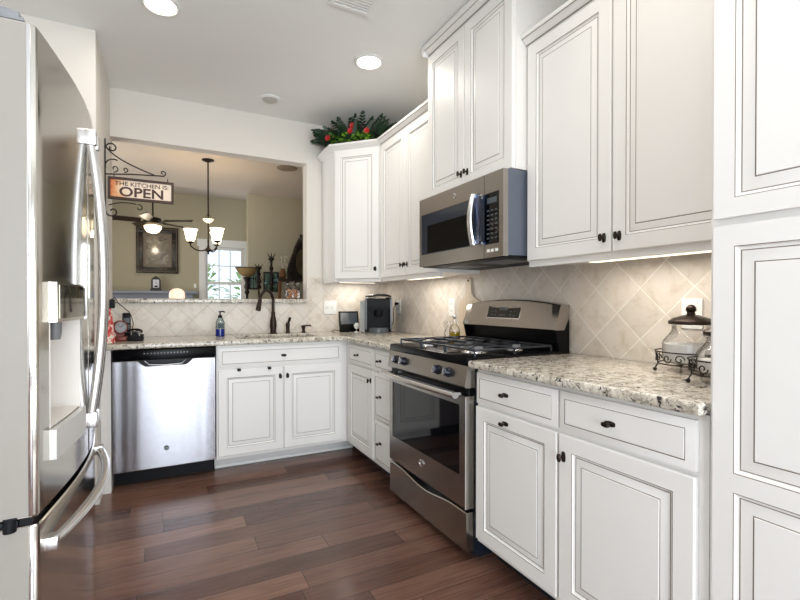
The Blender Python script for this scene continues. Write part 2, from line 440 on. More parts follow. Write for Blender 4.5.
# backsplash tile with metre uv
def uvslab(name, boxes, m, ax):
    b = B()
    for a in boxes: b.box(*a)
    o = struct(name, b, m)
    uv = o.data.uv_layers.new(name='UVMap')
    for lp in o.data.loops:
        c = o.data.vertices[lp.vertex_index].co
        uv.data[lp.index].uv = (c[ax], c.z)
    return o
ZC = .914
uvslab('trim_backsplash_right', [(XW-.008, XW, .655, YW, ZC, 1.40)], M['tileR'], 1)
uvslab('trim_backsplash_back', [(XS, XW-.008, YW-.008, YW, ZC, OZ0), (OX1, XW-.008, YW-.008, YW, OZ0, 1.395)], M['tileB'], 0)
# baseboard on stub wall end
b = B(); b.box(-1.78, XS+.012, YS-.014, YS, 0, .10); b.box(XS, XS+.012, YS, 3.20, 0, .10)
struct('baseboard_stub', b, M['trim'])
# made-up rear patio door, unseen left window (behind the camera, seen only in reflections)
def window(name, axis, fixed, a0, a1, z0, z1, nx, nz, fw=.06, d=.05, pm='pane', fm='trim', mw=.018, sash=None, mid=None):
    def bx(b, u0, u1, v0, v1, t0, t1):
        if axis == 'y': b.box(u0, u1, fixed+t0, fixed+t1, v0, v1)
        else: b.box(fixed+t0, fixed+t1, u0, u1, v0, v1)
    b = B()
    bx(b, a0, a0+fw, z0, z1, 0, d); bx(b, a1-fw, a1, z0, z1, 0, d); bx(b, a0+fw, a1-fw, z0, z0+fw, 0, d); bx(b, a0+fw, a1-fw, z1-fw, z1, 0, d)
    if mid: bx(b, a0+fw, a1-fw, mid-.025, mid+.025, 0, d)
    o = struct(name, b, M[fm])
    b = B(); bx(b, a0+fw, a1-fw, z0+fw, z1-fw, d*.45, d*.55); build('pane', b, M[pm], o)
    b = B()
    segs = [(z0+fw, mid-.025), (mid+.025, z1-fw)] if mid else [(z0+fw, z1-fw)]
    for (s0, s1) in segs:
        for i in range(1, nx):
            u = a0+fw+(a1-a0-2*fw)*i/nx; bx(b, u-mw/2, u+mw/2, s0, s1, d*.3, d*.7)
        for j in range(1, nz):
            v = s0+(s1-s0)*j/nz; bx(b, a0+fw, a1-fw, v-mw/2, v+mw/2, d*.32, d*.68)
    if nx > 1 or nz > 1: build('muntin', b, M[fm], o)
    else: b.bm.free()
    return o
window('added_window_3', 'y', -2.66, -.95, 1.35, 0, 2.4, 2, 1, .07, .05, mw=.1)  # made-up patio door around the added rear light
window('window_2', 'x', -1.88, -1.85, .05, .8, 2.2, 2, 1, .06, .05, mw=.08)
window('added_window_4', 'x', -2.38, 4.4, 6.4, 0, 2.35, 2, 1, .07, .05, mw=.1)  # made-up dining patio door, built to carry the added daylight
window('window_1', 'y', YL+.03, WX0, WX1, WZ0, WZ1, 3, 2, .045, .05, mid=1.52)
b = B()
b.box(WX0-.10, WX0, YL-.02, YL, WZ0-.1, WZ1+.12); b.box(WX1, WX1+.10, YL-.02, YL, WZ0-.1, WZ1+.12); b.box(WX0-.13, WX1+.13, YL-.03, YL, WZ1, WZ1+.13); b.box(WX0-.12, WX1+.12, YL-.04, YL, WZ0-.1, WZ0)
struct('trim_window', b, M['trim'])
# granite ledge of the pass-through
b = B(); b.slab([XS+.001, OX1-.001], [YW-.03, YW+.32], lambda i, j: True, OZ0, 1.201, .008)
tag(build('granite_ledge', b, M['granite']), 'long speckled granite ledge capping the half wall below the pass-through opening', 'ledge')
# outdoors seen through the living room window
b = B(); b.box(-6, 8, 9.2, 18, -.2, -.1); struct('ground_outside', b, M['lawn'])

# ------------------------------------------------------------------ cabinet parts
class Fr:
    """front element frame: origin lower-left of the front plane, u along width, n inward"""
    def __init__(s, o, u, n): s.o = Vector(o); s.u = Vector(u); s.n = Vector(n)
    def p(s, a, z, d): return s.o + s.u*a + s.n*d + Vector((0, 0, z))
def rings(b, F, w, h, prof, caps=True):
    """prof: list of (inset, depth, material of the band leading to this ring)"""
    prev = None
    for ins, d, mi in prof:
        ix, iz = (ins if isinstance(ins, tuple) else (ins, ins))
        r = [b.bm.verts.new(F.p(a, z, d)) for a, z in ((ix, iz), (w-ix, iz), (w-ix, h-iz), (ix, h-iz))]
        if prev:
            for k in range(4):
                f = b.bm.faces.new((prev[k], prev[(k+1) % 4], r[(k+1) % 4], r[k])); f.material_index = mi
        else: b.bm.faces.new(r[::-1])
        prev = r
    b.bm.faces.new(prev)
def door_bm(F, w, h, s=.055, t=.02):
    b = B()
    rings(b, F, w, h, [(0, t, 0), (0, .003, 0), (.003, 0, 0), (s, 0, 0), (s+.002, .001, 1), (s+.004, .006, 0), (s+.010, .0085, 0), (s+.0125, .009, 1),
                       (s+.036, .0035, 0), (s+.0385, .0035, 1), (s+.040, .0015, 0)])
    return b
def drawer_bm(F, w, h, t=.02):
    b = B(); s = .02
    rings(b, F, w, h, [(0, t, 0), (0, .006, 0), (.004, .005, 0), (s, .0, 0), (s+.004, 0, 0), (s+.0065, .0015, 1), (s+.008, .0, 0)])
    return b
def knob_bm(F, a, z, vertical):
    """dark leaf-pattern pull: oval back plate, stem, oval knob"""
    b = B(); n = -F.n; c = F.p(a, z, 0)
    u = Vector((0, 0, 1)) if vertical else F.u; v = F.u if vertical else Vector((0, 0, 1))
    def oval(cc, ru, rv, d): return [b.bm.verts.new(cc + u*ru*math.cos(2*PI*k/16)*(1-.12*math.cos(8*PI*k/16)) + v*rv*math.sin(2*PI*k/16) + n*d) for k in range(16)]
    L = [oval(c, .020, .009, .0), oval(c, .020, .009, .002), oval(c, .014, .006, .0045), oval(c, .005, .004, .006), oval(c, .004, .004, .016), oval(c, .013, .006, .019), oval(c, .016, .0085, .024), oval(c, .012, .006, .028)]
    for x, y in zip(L, L[1:]): b.bridge(x, y)
    b.bm.faces.new(L[0][::-1]); b.bm.faces.new(L[-1])
    return b
def add_door(F, w, h, par, knob=None, s=.055, name='door'):
    d = build(name, door_bm(F, w, h, s), [M['cab'], M['glaze']], par, ang=20)
    if knob: build('knob', knob_bm(F, knob[0], knob[1], True), M['bronze'], d)
    return d
def add_drawer(F, w, h, par, knobs=(.5,)):
    d = build('drawer', drawer_bm(F, w, h), [M['cab'], M['glaze']], par, ang=20)
    for k in knobs: build('knob', knob_bm(F, w*k, h/2, False), M['bronze'], d)
    return d
XF, XFR = 1.232, 1.2525     # right run: door face, face frame
YB, YBR = 3.194, 3.2145     # back run
XU, XUR = 1.5246, 1.545     # wall cabinets
def FR(y1, z, x=XF): return Fr((x, y1, z), (0, -1, 0), (1, 0, 0))      # faces -X, width runs towards the camera
def FB(x0, z, y=YB): return Fr((x0, y, z), (1, 0, 0), (0, 1, 0))       # faces -Y

# --- sink base cabinet
t = thing('sink_cabinet', 'cream sink cabinet right of the dishwasher, one wide drawer front over two doors', 'cabinet', (.75, 3.5, 0))
b = B()
b.box(.310, 1.2525, YBR, YBR+.018, .105, .879); b.box(.310, .330, YBR+.018, YW-.01, .105, .879); b.box(1.19, 1.21, YBR+.018, YW-.01, .105, .879); b.box(.33, 1.19, YBR+.018, YW-.01, .105, .125)
build('carcass', b, M['cab'], t)
b = B(); b.box(.310, 1.355, YBR+.145, YBR+.16, 0, .105); build('toe_kick', b, M['toe'], t)
b = B(); b.box(.310, 1.355, YBR+.132, YBR+.145, 0, .02, bev=.004); build('shoe_moulding', b, M['trim'], t)
add_drawer(FB(.320, .727), .882, .135, t)
add_door(FB(.320, .127), .435, .586, t, (.435-.02, .52))
add_door(FB(.765, .127), .437, .586, t, (.022, .52))
for x, lab in ((.454, 'small dark over-door hook on the left sink cabinet door, left of a pair'), (.66, 'small dark over-door hook on the left sink cabinet door, right of a pair')):
    b = B(); b.box(x-.012, x+.012, YB-.004, YB-.0005, .700, .716); b.box(x-.012, x+.012, YB-.004, YB+.02, .7135, .7155); b.box(x-.008, x+.008, YB-.009, YB-.004, .699, .703)
    tag(build('over_door_hook', b, M['iron']), lab, 'hook')
# --- end panel left of dishwasher
b = B(); b.box(XS+.002, -.297, 3.205, YW-.01, 0, .879)
tag(build('cabinet_end_panel', b, M['cab']), 'narrow cream end panel between the stub wall and the dishwasher', 'panel')
# --- base cabinets between corner and range
t = thing('corner_base_cabinet', 'cream base cabinet in the room corner, one narrow drawer over one door', 'cabinet', (1.55, 2.93, 0))
b = B(); b.box(XFR, XW-.01, 2.685, 3.213, .105, .879); build('carcass', b, M['cab'], t)
b = B(); b.box(1.358, 1.373, 2.685, 3.213, 0, .105); build('toe_kick', b, M['toeshade'], t)
add_drawer(FR(3.140, .727), .445, .135, t, (.42,)); add_door(FR(3.140, .127), .445, .586, t, (.445-.03, .52))
t = thing('drawer_base_cabinet', 'narrow cream three-drawer base cabinet squeezed against the left side of the range', 'cabinet', (1.55, 2.52, 0))
b = B(); b.box(XFR, XW-.01, 2.392, 2.683, .105, .879); build('carcass', b, M['cab'], t)
b = B(); b.box(1.358, 1.373, 2.392, 2.683, 0, .105); build('toe_kick', b, M['toeshade'], t)
for z, h in ((.727, .135), (.415, .298), (.127, .276)): add_drawer(FR(2.676, z), .278, h, t, (.35,))
# --- base cabinet right of range
t = thing('wide_base_cabinet', 'cream two-drawer two-door base cabinet between the range and the tall pantry', 'cabinet', (1.55, 1.13, 0))
b = B(); b.box(XFR, XW-.01, .657, 1.606, .105, .879); build('carcass', b, M['cab'], t)
b = B(); b.box(1.358, 1.373, .657, 1.600, 0, .105); build('toe_kick', b, M['toeshade'], t)
add_drawer(FR(1.596, .727), .456, .135, t, (.42,)); add_drawer(FR(1.130, .727), .448, .135, t, (.45,))
d1 = add_door(FR(1.596, .127), .456, .586, t, None)
build('knob', knob_bm(FR(1.596, .127), .456*.42, .552, False), M['bronze'], d1)
add_door(FR(1.130, .127), .448, .586, t, (.022, .51))
# --- tall pantry
t = thing('pantry_cabinet', 'floor-to-ceiling cream pantry cabinet at the right edge, with stacked raised-panel doors', 'cabinet', (1.55, .27, 0))
b = B(); b.box(XFR, XW-.01, -.12, .655, .105, CE-.05); build('carcass', b, M['cab'], t)
b = B(); b.box(1.358, 1.373, -.12, .655, 0, .105); build('toe_kick', b, M['toeshade'], t)
def two_panel(F, w, h, zs, s=.046):
    """one door leaf with panels stacked between rails"""
    b = B()
    for (z0, z1) in zs:
        G = Fr(F.p(s-.012, z0-.012, 0), F.u, F.n)
        rings(b, G, w-2*s+.024, z1-z0+.024, [(0, .02, 0), (0, 0, 0), (.012, 0, 0), (.014, .001, 1), (.016, .006, 0), (.022, .0085, 0), (.0245, .009, 1), (.052, .0035, 0), (.0545, .0035, 1), (.056, .0015, 0)])
    def slabr(a0, a1, z0, z1):
        G = Fr(F.p(a0, z0, 0), F.u, F.n); rings(b, G, a1-a0, z1-z0, [(0, .02, 0), (0, 0, 0)])
    e = .012
    slabr(0, s-e, 0, h); slabr(w-s+e, w, 0, h)
    ed = [0]+[v for z in zs for v in (z[0]-e, z[1]+e)]+[h]
    for z0, z1 in zip(ed[::2], ed[1::2]): slabr(s-e, w-s+e, z0, z1)
    return b
for y1 in (.640, .266):
    w_ = .368
    build('door', two_panel(FR(y1, .127), w_, 1.232, [(.05, .582), (.628, 1.180)]), [M['cab'], M['glaze']], t, ang=20)
    build('door', two_panel(FR(y1, 1.378), w_, 1.25, [(.046, 1.204)]), [M['cab'], M['glaze']], t, ang=20)
b = B(); b.prism([(XFR, 2.645), (XFR-.01, 2.645), (XFR-.05, 2.69), (XFR, 2.69)], -.12, .655, 'y'); build('crown_moulding', b, M['cab'], t)

# --- wall cabinets
def crown_poly(x, z, p=.047, h=.05):
    return [(x+.02, z), (x-.004, z), (x-.008, z+.008), (x-.014, z+.010), (x-.026, z+.020), (x-.038, z+.034), (x-p+.003, z+.036), (x-p, z+h), (x+.02, z+h)]
def crown_glaze(b, x, z, y0, y1):
    b.box(x-.0155, x-.012, y0, y1, z+.0085, z+.0115, 1); b.box(x-.0405, x-.037, y0, y1, z+.0335, z+.0362, 1)
def light_rail(par, y0, y1, z=1.338):
    b = B(); b.box(XUR+.002, XUR+.022, y0, y1, z, 1.361); build('light_rail', b, M['cab'], par)
t = thing('right_wall_cabinet', 'large cream double-door wall cabinet above the right counter, beside the pantry', 'cabinet', (1.7, 1.13, 1.36))
b = B(); b.box(XUR, XW-.002, .657, 1.600, 1.361, 2.375); build('carcass', b, M['cab'], t)
add_door(FR(1.590, 1.365, XU), .440, 1.000, t, (.440-.028, .056)); add_door(FR(1.143, 1.365, XU), .440, 1.000, t, (.030, .056))
b = B(); b.prism(crown_poly(XUR-.004, 2.367), .66, 1.600, 'y'); crown_glaze(b, XUR-.004, 2.367, .66, 1.600); build('crown_moulding', b, [M['cab'], M['glaze']], t)
b = B(); b.box(XUR+.01, XUR+.03, .66, 1.598, 2.37, 2.412); b.bm.free()
light_rail(t, .66, 1.598)
XM = 1.45; XMR = 1.4705
t = thing('microwave_top_cabinet', 'tall cream double-door wall cabinet reaching the ceiling above the microwave', 'cabinet', (1.66, 1.98, 1.8))
b = B(); b.box(XMR, XW-.002, 1.603, 2.362, 1.797, CE-.03); build('carcass', b, M['cab'], t)
add_door(FR(2.355, 1.800, XM), .372, .868, t, (.372-.026, .07)); add_door(FR(1.979, 1.800, XM), .370, .868, t, (.026, .07))
b = B(); b.prism(crown_poly(XMR-.004, 2.672, .05, .062), 1.603, 2.362+.0, 'y')
b.prism([(2.355, 2.672), (2.362, 2.672), (2.385, 2.705), (2.385, 2.734), (2.355, 2.734)], XMR-.05, XW-.01, 'x'); crown_glaze(b, XMR-.004, 2.672, 1.603, 2.362); build('crown_moulding', b, [M['cab'], M['glaze']], t)
ZL = 2.405
t = thing('left_wall_cabinet', 'cream double-door wall cabinet between the corner cabinet and the microwave', 'cabinet', (1.7, 2.78, 1.36))
b = B(); b.box(XUR, XW-.002, 2.366, 3.203, 1.361, ZL+.02); build('carcass', b, M['cab'], t)
add_door(FR(3.178, 1.365, XU), .392, ZL-1.365, t, (.392-.028, .075)); add_door(FR(2.780, 1.365, XU), .405, ZL-1.365, t, (.028, .075))
b = B(); b.prism(crown_poly(XUR-.004, ZL+.004), 2.366, 3.185, 'y'); crown_glaze(b, XUR-.004, ZL+.004, 2.366, 3.19); build('crown_moulding', b, [M['cab'], M['glaze']], t)
light_rail(t, 2.366, 3.203)
# diagonal corner wall cabinet
t = thing('corner_wall_cabinet', 'cream diagonal corner wall cabinet right of the pass-through, topped with a floral garland', 'cabinet', (1.6, 3.55, 1.36))
A = Vector((1.250, 3.500, 0)); D = Vector((1.545, 3.205, 0))
b = B(); b.prism([(1.250, YW-.01), (1.250, 3.500), (1.545, 3.205), (XW-.01, 3.205), (XW-.01, YW-.01)], 1.361, ZL+.02); build('carcass', b, M['cab'], t)
du = (D-A).normalized(); dn = Vector((-du.y, du.x, 0))        # dn points inward (towards the corner)
if dn.dot(Vector((1, 1, 0))) < 0: dn = -dn
wd = (D-A).length
F = Fr(A + du*.016 - dn*.0205 + Vector((0, 0, 1.365)), du, dn)
add_door(F, wd-.034, ZL-1.365, t, (wd-.034-.028, .075))
b = B()
prof = [(-.02, 0), (.004, 0), (.008, .008), (.014, .010), (.026, .020), (.038, .034), (.044, .036), (.047, .05), (-.02, .05)]
path = [Vector((1.250, YW-.012, 0)), A, D]
nrm = [Vector((-1, 0, 0)), None, None]
n2 = -dn
off = []
for i, P0 in enumerate(path):
    if i == 0: off.append(Vector((-1, 0, 0)))
    elif i == 1:
        m = (Vector((-1, 0, 0))+n2).normalized(); off.append(m/ m.dot(n2))
    else:
        m = (n2+Vector((-1, 0, 0))).normalized(); off.append(m/m.dot(n2))
R = [[b.bm.verts.new(P0+o*p[0]+Vector((0, 0, ZL+.004+p[1]))) for p in prof] for P0, o in zip(path, off)]
for r0, r1 in zip(R, R[1:]): b.bridge(r0, r1)
b.bm.faces.new(R[0]); b.bm.faces.new(R[-1][::-1])
build('crown_moulding', b, M['cab'], t)
b = B(); b.prism([(1.275, 3.50), (1.275+.02, 3.50+.012), (1.555, 3.235), (1.545, 3.215)], 1.338, 1.361); b.box(1.255, 1.275, 3.50, YW-.012, 1.338, 1.361); build('light_rail', b, M['cab'], t)

# --- worktops
b = B()
xs = [XS+.001, .47, 1.06, 1.205, XW-.009]; ys = [2.388, 3.166, 3.30, 3.66, YW-.009]
b.slab(xs, ys, lambda i, j: (j == 0 and i == 3) or (j > 0 and not (i == 1 and j == 2)), .881, ZC, .009)
tag(build('granite_worktop', b, M['granite']), 'L-shaped speckled granite worktop holding the sink, ending at the left side of the range', 'worktop')
b = B(); b.slab([1.203, XW-.009], [.657, 1.611], lambda i, j: True, .881, ZC, .009)
tag(build('granite_worktop', b, M['granite']), 'straight speckled granite worktop between the range and the pantry', 'worktop')
# undermount sink
b = B()
b.box(.455, .47, 3.285, 3.675, .72, .8795); b.box(1.06, 1.075, 3.285, 3.675, .72, .8795); b.box(.47, 1.06, 3.285, 3.30, .72, .8795); b.box(.47, 1.06, 3.66, 3.675, .72, .8795); b.box(.455, 1.075, 3.285, 3.675, .71, .72)
t = thing('sink_basin', 'stainless undermount sink basin set in the granite under the bronze faucet', 'sink', (.765, 3.48, .71))
build('basin', b, M['steel'], t)
b = B(); b.lathe((.765, 3.48, .7205), [(.045, 0), (.045, .003), (.02, .002)]); build('drain', b, M['chrome'], t)
# faucet
t = thing('faucet', 'tall oil-rubbed bronze gooseneck faucet behind the sink', 'faucet', (.80, 3.72, ZC))
fx, fy = .80, 3.72
b = B(); b.lathe((fx, fy, ZC), [(.031, 0), (.031, .006), (.025, .012), (.024, .03), (.028, .06), (.027, .10), (.019, .14), (.0165, .165), (.0185, .17), (.0185, .176), (.0135, .18)]); build('body', b, M['bronze'], t)
pts = []
dx, dy = -.135/.19, -.13/.19
for i in range(21):
    a = PI*i/20*.93
    pts.append((fx+dx*.092*(1-math.cos(a)), fy+dy*.092*(1-math.cos(a)), 1.175+.092*math.sin(a)))
pts = [(fx, fy, 1.085), (fx, fy, 1.13)]+pts
b = B(); b.tube(pts, .0125, 12); build('spout', b, M['bronze'], t)
e = Vector(pts[-1]); dv = (e-Vector(pts[-2])).normalized()
b = B(); b.lathe(e, [(.0135, 0), (.0165, .012), (.0165, .03), (.0185, .05), (.0205, .085), (.019, .092), (.008, .094)], axis=dv); build('spray_head', b, M['bronze'], t)
t = thing('soap_pump', 'slim bronze side lever post just right of the faucet', 'faucet handle', (.925, 3.735, ZC))
b = B(); b.lathe((.925, 3.735, ZC), [(.021, 0), (.021, .005), (.016, .012), (.0155, .055), (.018, .065), (.016, .085), (.006, .09)]); build('base', b, M['bronze'], t)
b = B(); b.tube([(.925, 3.735, .985), (.932, 3.73, 1.01), (.942, 3.722, 1.045)], lambda s: .008+.004*s, 10); build('lever', b, M['bronze'], t)
t = thing('soap_dispenser', 'short bronze soap dispenser pump at the right end of the sink', 'soap dispenser', (1.06, 3.735, ZC))
b = B(); b.lathe((1.06, 3.735, ZC), [(.021, 0), (.021, .006), (.013, .012), (.012, .03), (.016, .036), (.016, .05), (.006, .055)]); build('base', b, M['bronze'], t)
b = B(); b.tube([(1.04, 3.735, .968), (1.06, 3.735, .972), (1.115, 3.715, .975), (1.12, 3.713, .966)], .0065, 10); build('nozzle', b, M['bronze'], t)

# ------------------------------------------------------------------ emblem used on the appliances
def emblem(par, c, u, n, r=.016, dark=False):
    """round badge: rim, disc and a script monogram"""
    u = Vector(u); n = Vector(n); c = Vector(c)
    b = B(); b.lathe(c, [(r, 0), (r, .002), (r*.86, .003), (r*.84, .002), (.0005, .002)], 24, axis=n); e = build('emblem', b, M['blackmatte'] if dark else M['chrome'], par)
    b = B(); place_text(b, 'GE', c - u*r*.5 - Vector((0, 0, r*.32)) + n*.0022, u, (0, 0, 1), r*.64, r*1.0, .0008); build('monogram', b, M['chrome'] if dark else M['blackmatte'], e)

# ------------------------------------------------------------------ dishwasher
t = thing('dishwasher', 'stainless dishwasher with black control strip at the left end of the counter', 'dishwasher', (.005, 3.5, 0))
b = B(); b.box(-.290, .300, 3.225, YW-.02, .105, .872); b.box(-.290, .300, 3.335, 3.36, .0, .105); build('body', b, M['blackmatte'], t)
b = B()
# bowed door with pocket cut-out at the top, built as columns
nx = 48; xs = [-.290+.590*i/nx for i in range(nx+1)]
def dwy(x): return 3.196 - .006*math.cos(PI*(x-.005)/.62)
def dwtop(x):
    a = abs(x-.005)
    return .806 if a > .16 else (.768 + .038*(max(0, (a-.11))/.05)**1.5 if a > .11 else .768)
rows = []
for x in xs:
    rows.append([b.bm.verts.new(p) for p in ((x, 3.224, .118), (x, dwy(x)+.004, .116), (x, dwy(x), .121), (x, dwy(x), dwtop(x)-.004), (x, dwy(x)+.004, dwtop(x)), (x, 3.224, dwtop(x)))])
for r0, r1 in zip(rows, rows[1:]): b.bridge(r0, r1)
b.bm.faces.new(rows[0]); b.bm.faces.new(rows[-1][::-1])
build('door', b, M['steeldw'], t, ang=30)
b = B(); b.box(-.290, .300, 3.200, 3.224, .806, .872, bev=.003); b.box(-.16, .17, 3.212, 3.224, .76, .806); build('control_panel', b, M['black'], t)
b = B()
for i in range(14): b.box(-.12+.019*i, -.113+.019*i, 3.1985, 3.201, .845, .852)
build('button', b, M['grey'], t)
b = B(); b.tube([(-.115, 3.206, .800), (-.09, 3.203, .776), (0, 3.200, .770), (.10, 3.203, .776), (.125, 3.206, .800)], .004, 8); build('pocket_handle', b, M['chrome'], t)
emblem(t, (.007, 3.1905, .240), (1, 0, 0), (0, -1, 0), .015, True)

# ------------------------------------------------------------------ range
t = thing('gas_range', 'stainless freestanding gas range with black cooktop between the two counters', 'range', (1.5, 1.98, 0))
RY0, RY1 = 1.616, 2.384
b = B(); b.box(1.245, 1.80, RY0, RY1, .03, .905); b.box(1.29, 1.78, RY0+.03, RY1-.03, 0, .03); build('body', b, M['navy'], t)
# storage drawer with wavy grip
b = B()
def wav(y):
    s = (y-RY0)/(RY1-RY0); a = max(0, 1-abs(s-.5)/.36)
    return .228 - .028*(a*a*(3-2*a))
rows = []
for i in range(41):
    y = RY0+.008+(RY1-RY0-.016)*i/40
    rows.append([b.bm.verts.new(p) for p in ((1.244, y, .052), (1.206, y, .050), (1.202, y, .055), (1.202, y, wav(y)-.004), (1.206, y, wav(y)), (1.244, y, wav(y)))])
for r0, r1 in zip(rows, rows[1:]): b.bridge(r0, r1)
b.bm.faces.new(rows[0]); b.bm.faces.new(rows[-1][::-1])
build('storage_drawer', b, M['steel'], t, ang=30)
# oven door: frame around window
d = B(); F = FR(RY1-.006, .245, 1.200); W_, H_ = RY1-RY0-.012, .505
def frame(b, F, W, H, l, r, lo, up, t=.044, mi=0):
    for a0, a1, z0, z1 in ((0, l, 0, H), (W-r, W, 0, H), (l, W-r, 0, lo), (l, W-r, H-up, H)):
        G = Fr(F.p(a0, z0, 0), F.u, F.n); rings(b, G, a1-a0, z1-z0, [(0, t, mi), (0, 0, mi)])
frame(d, F, W_, H_, .036, .052, .140, .045)
door = build('oven_door', d, M['steel'], t)
b = B(); G = Fr(F.p(.0362, .1402, .003), F.u, F.n); rings(b, G, W_-.0884, H_-.1854, [(0, .03, 0), (0, 0, 0)]); build('oven_window', b, M['blackglass'], door)
b = B(); b.box(1.1935, 1.2, RY0+.005, RY0+.011, .246, .749); build('edge_trim', b, M['chrome'], door)
b = B(); hp = [(1.152-.016*math.sin(PI*i/24), RY0-.0+.02+(RY1-RY0-.03)*i/24, .758) for i in range(25)]
b.tube(hp, .019, 12, flat=(1, .75)); h = build('oven_handle', b, M['handle'], door)
for ya in (RY0+.03, RY1-.05):
    b = B(); b.box(1.152, 1.2, ya, ya+.03, .745, .768, bev=.004); build('handle_mount', b, M['chrome'], h)
b = B()
for i in range(22): b.box(1.203, 1.225, RY0+.10+.025*i, RY0+.118+.025*i, .7505, .754)
build('door_vent', b, M['grey'], door)
# black band between door and control panel, control panel tilted, knobs
b = B(); b.box(1.215, 1.245, RY0+.004, RY1-.004, .752, .80); build('vent_band', b, M['black'], t)
b = B(); b.prism([(1.196, .788), (1.188, .796), (1.2065, .886), (1.245, .886), (1.245, .788)], RY0+.002, RY1-.002, 'y'); cp = build('control_panel', b, M['steel'], t)
n = Vector((-.98, 0, .2)).normalized()
for y in (2.285, 2.195, 1.850, 1.757):
    c = Vector((1.1965, y, .842)); k = B()
    k.lathe(c, [(.024, 0), (.024, .004), (.020, .006), (.019, .024), (.017, .028), (.0005, .028)], 24, axis=n); ko = build('burner_knob', k, M['navy'], t)
    g = B(); up = Vector((.2, 0, .98)).normalized(); cc = c+n*.027
    v = [cc+Vector((0, s1*.003, 0))+up*s2*.016+n*s3 for s1 in (-1, 1) for s2 in (-1, 1) for s3 in (0, .007)]
    vv = [g.bm.verts.new(x) for x in v]
    for qd in ((0,1,3,2),(4,6,7,5),(0,4,5,1),(2,3,7,6),(0,2,6,4),(1,5,7,3)): g.bm.faces.new([vv[i] for i in qd])
    build('knob_grip', g, M['chrome'], ko)
# cooktop
b = B(); b.box(1.203, 1.80, RY0, RY1, .887, .926, bev=.008); build('cooktop', b, M['black'], t)
for (x, y, r) in ((1.37, 2.19, .042), (1.63, 2.19, .038), (1.50, 1.985, .046), (1.37, 1.78, .05), (1.63, 1.78, .036)):
    k = B(); k.lathe((x, y, .926), [(r+.018, 0), (r+.014, .006), (r, .010), (r, .018), (.001, .018)], 24); bo = build('burner', k, M['chrome'], t)
    k = B(); k.lathe((x, y, .944), [(r*.86, 0), (r*.88, .005), (r*.7, .009), (.001, .0095)], 24); build('burner_cap', k, M['grey'], bo)
def grate(y0, y1, cx):
    b = B(); z = .953; x0, x1 = 1.255, 1.725; r = .0055
    def bar(p, q_): b.tube([p, q_], r, 8)
    pts = []
    for (a, bb) in ((x0, y0), (x1, y0), (x1, y1), (x0, y1)): pts.append((a, bb, z))
    for i in range(4): bar(pts[i], pts[(i+1) % 4])
    ym = (y0+y1)/2; xm = (x0+x1)/2
    bar((xm, y0, z), (xm, y1, z))
    for xx in ((x0+xm)/2, (xm+x1)/2):
        bar((xx, y0, z), (xx, ym-.03, z)); bar((xx, ym+.03, z), (xx, y1, z))
        bar((xx-.12, ym, z), (xx-.035, ym, z)); bar((xx+.035, ym, z), (xx+.12, ym, z))
    for xx in (x0, xm, x1):
        for yy in (y0, y1): b.tube([(xx, yy, z), (xx, yy, .927)], r, 8)
    build('grate', b, M['iron2'], t)
M['iron2'] = plain('cast_iron_grate', (62, 66, 74), .35, .6)
grate(2.112, 2.335, 0); grate(1.878, 2.094, 0); grate(1.632, 1.860, 0)
# backguard
bgm = thing  # keep name
b = B(); b.box(1.785, 1.836, RY0+.012, RY1-.012, .905, 1.15); b.prism([(1.740, 1.035), (1.776, 1.152), (1.836, 1.152), (1.836, .905), (1.765, .926)], RY0+.001, RY0+.012, 'y'); b.prism([(1.740, 1.035), (1.776, 1.152), (1.836, 1.152), (1.836, .905), (1.765, .926)], RY1-.012, RY1-.001, 'y')
bgd = build('backguard', b, M['black'], t)
b = B(); rows = []
for i in range(41):
    s = i/40; y = RY0+(RY1-RY0)*s; top = 1.158+.030*(1-(2*s-1)**2)
    zz = [1.031, 1.034, 1.031+.4*(top-1.031), top-.006, top, top]
    xx = [1.737, 1.733, 1.752, 1.772, 1.778, 1.837]
    rows.append([b.bm.verts.new((a, y, c)) for a, c in zip(xx, zz)]+[b.bm.verts.new((1.837, y, 1.10))]+[b.bm.verts.new((1.80, y, 1.031))])
for r0, r1 in zip(rows, rows[1:]): b.bridge(r0, r1)
b.bm.faces.new(rows[0]); b.bm.faces.new(rows[-1][::-1])
sp = build('backguard_panel', b, M['steel'], bgd, ang=30)
b = B(); uz = Vector((.0375, 0, .12)).normalized(); nn = Vector((-uz.z, 0, uz.x))
def onp(y, h, d): return Vector((1.7325+(.0395/.127)*(h-1.033), y, h)) + nn*d
def pbox(b, y0, y1, h0, h1, d0, d1):
    v = [b.bm.verts.new(onp(y, h, d)) for y in (y0, y1) for h in (h0, h1) for d in (d0, d1)]
    for qd in ((0,1,3,2),(4,6,7,5),(0,4,5,1),(2,3,7,6),(0,2,6,4),(1,5,7,3)): b.bm.faces.new([v[i] for i in qd])
pbox(b, 1.885, 2.155, 1.082, 1.158, -.004, .003); ds = build('display', b, M['blackglass'], t)
b = B()
for i, y in enumerate((1.925, 1.955, 2.085, 2.115)):
    for hh in (1.098, 1.118, 1.138):
        if not (hh == 1.138 and i in (1, 2)): pbox(b, y-.008, y+.008, hh-.003, hh+.003, .003, .0036)
pbox(b, 1.995, 2.045, 1.094, 1.100, .003, .0036); pbox(b, 1.985, 2.055, 1.125, 1.145, .003, .0034)
build('display_button', b, M['slate'], ds)
b = B(); pbox(b, 1.880, 2.160, 1.078, 1.162, -.004, .0012); build('display_bezel', b, M['chrome'], ds)
emblem(t, (1.1985, 2.005, .330), (0, -1, 0), (-1, 0, 0), .020)

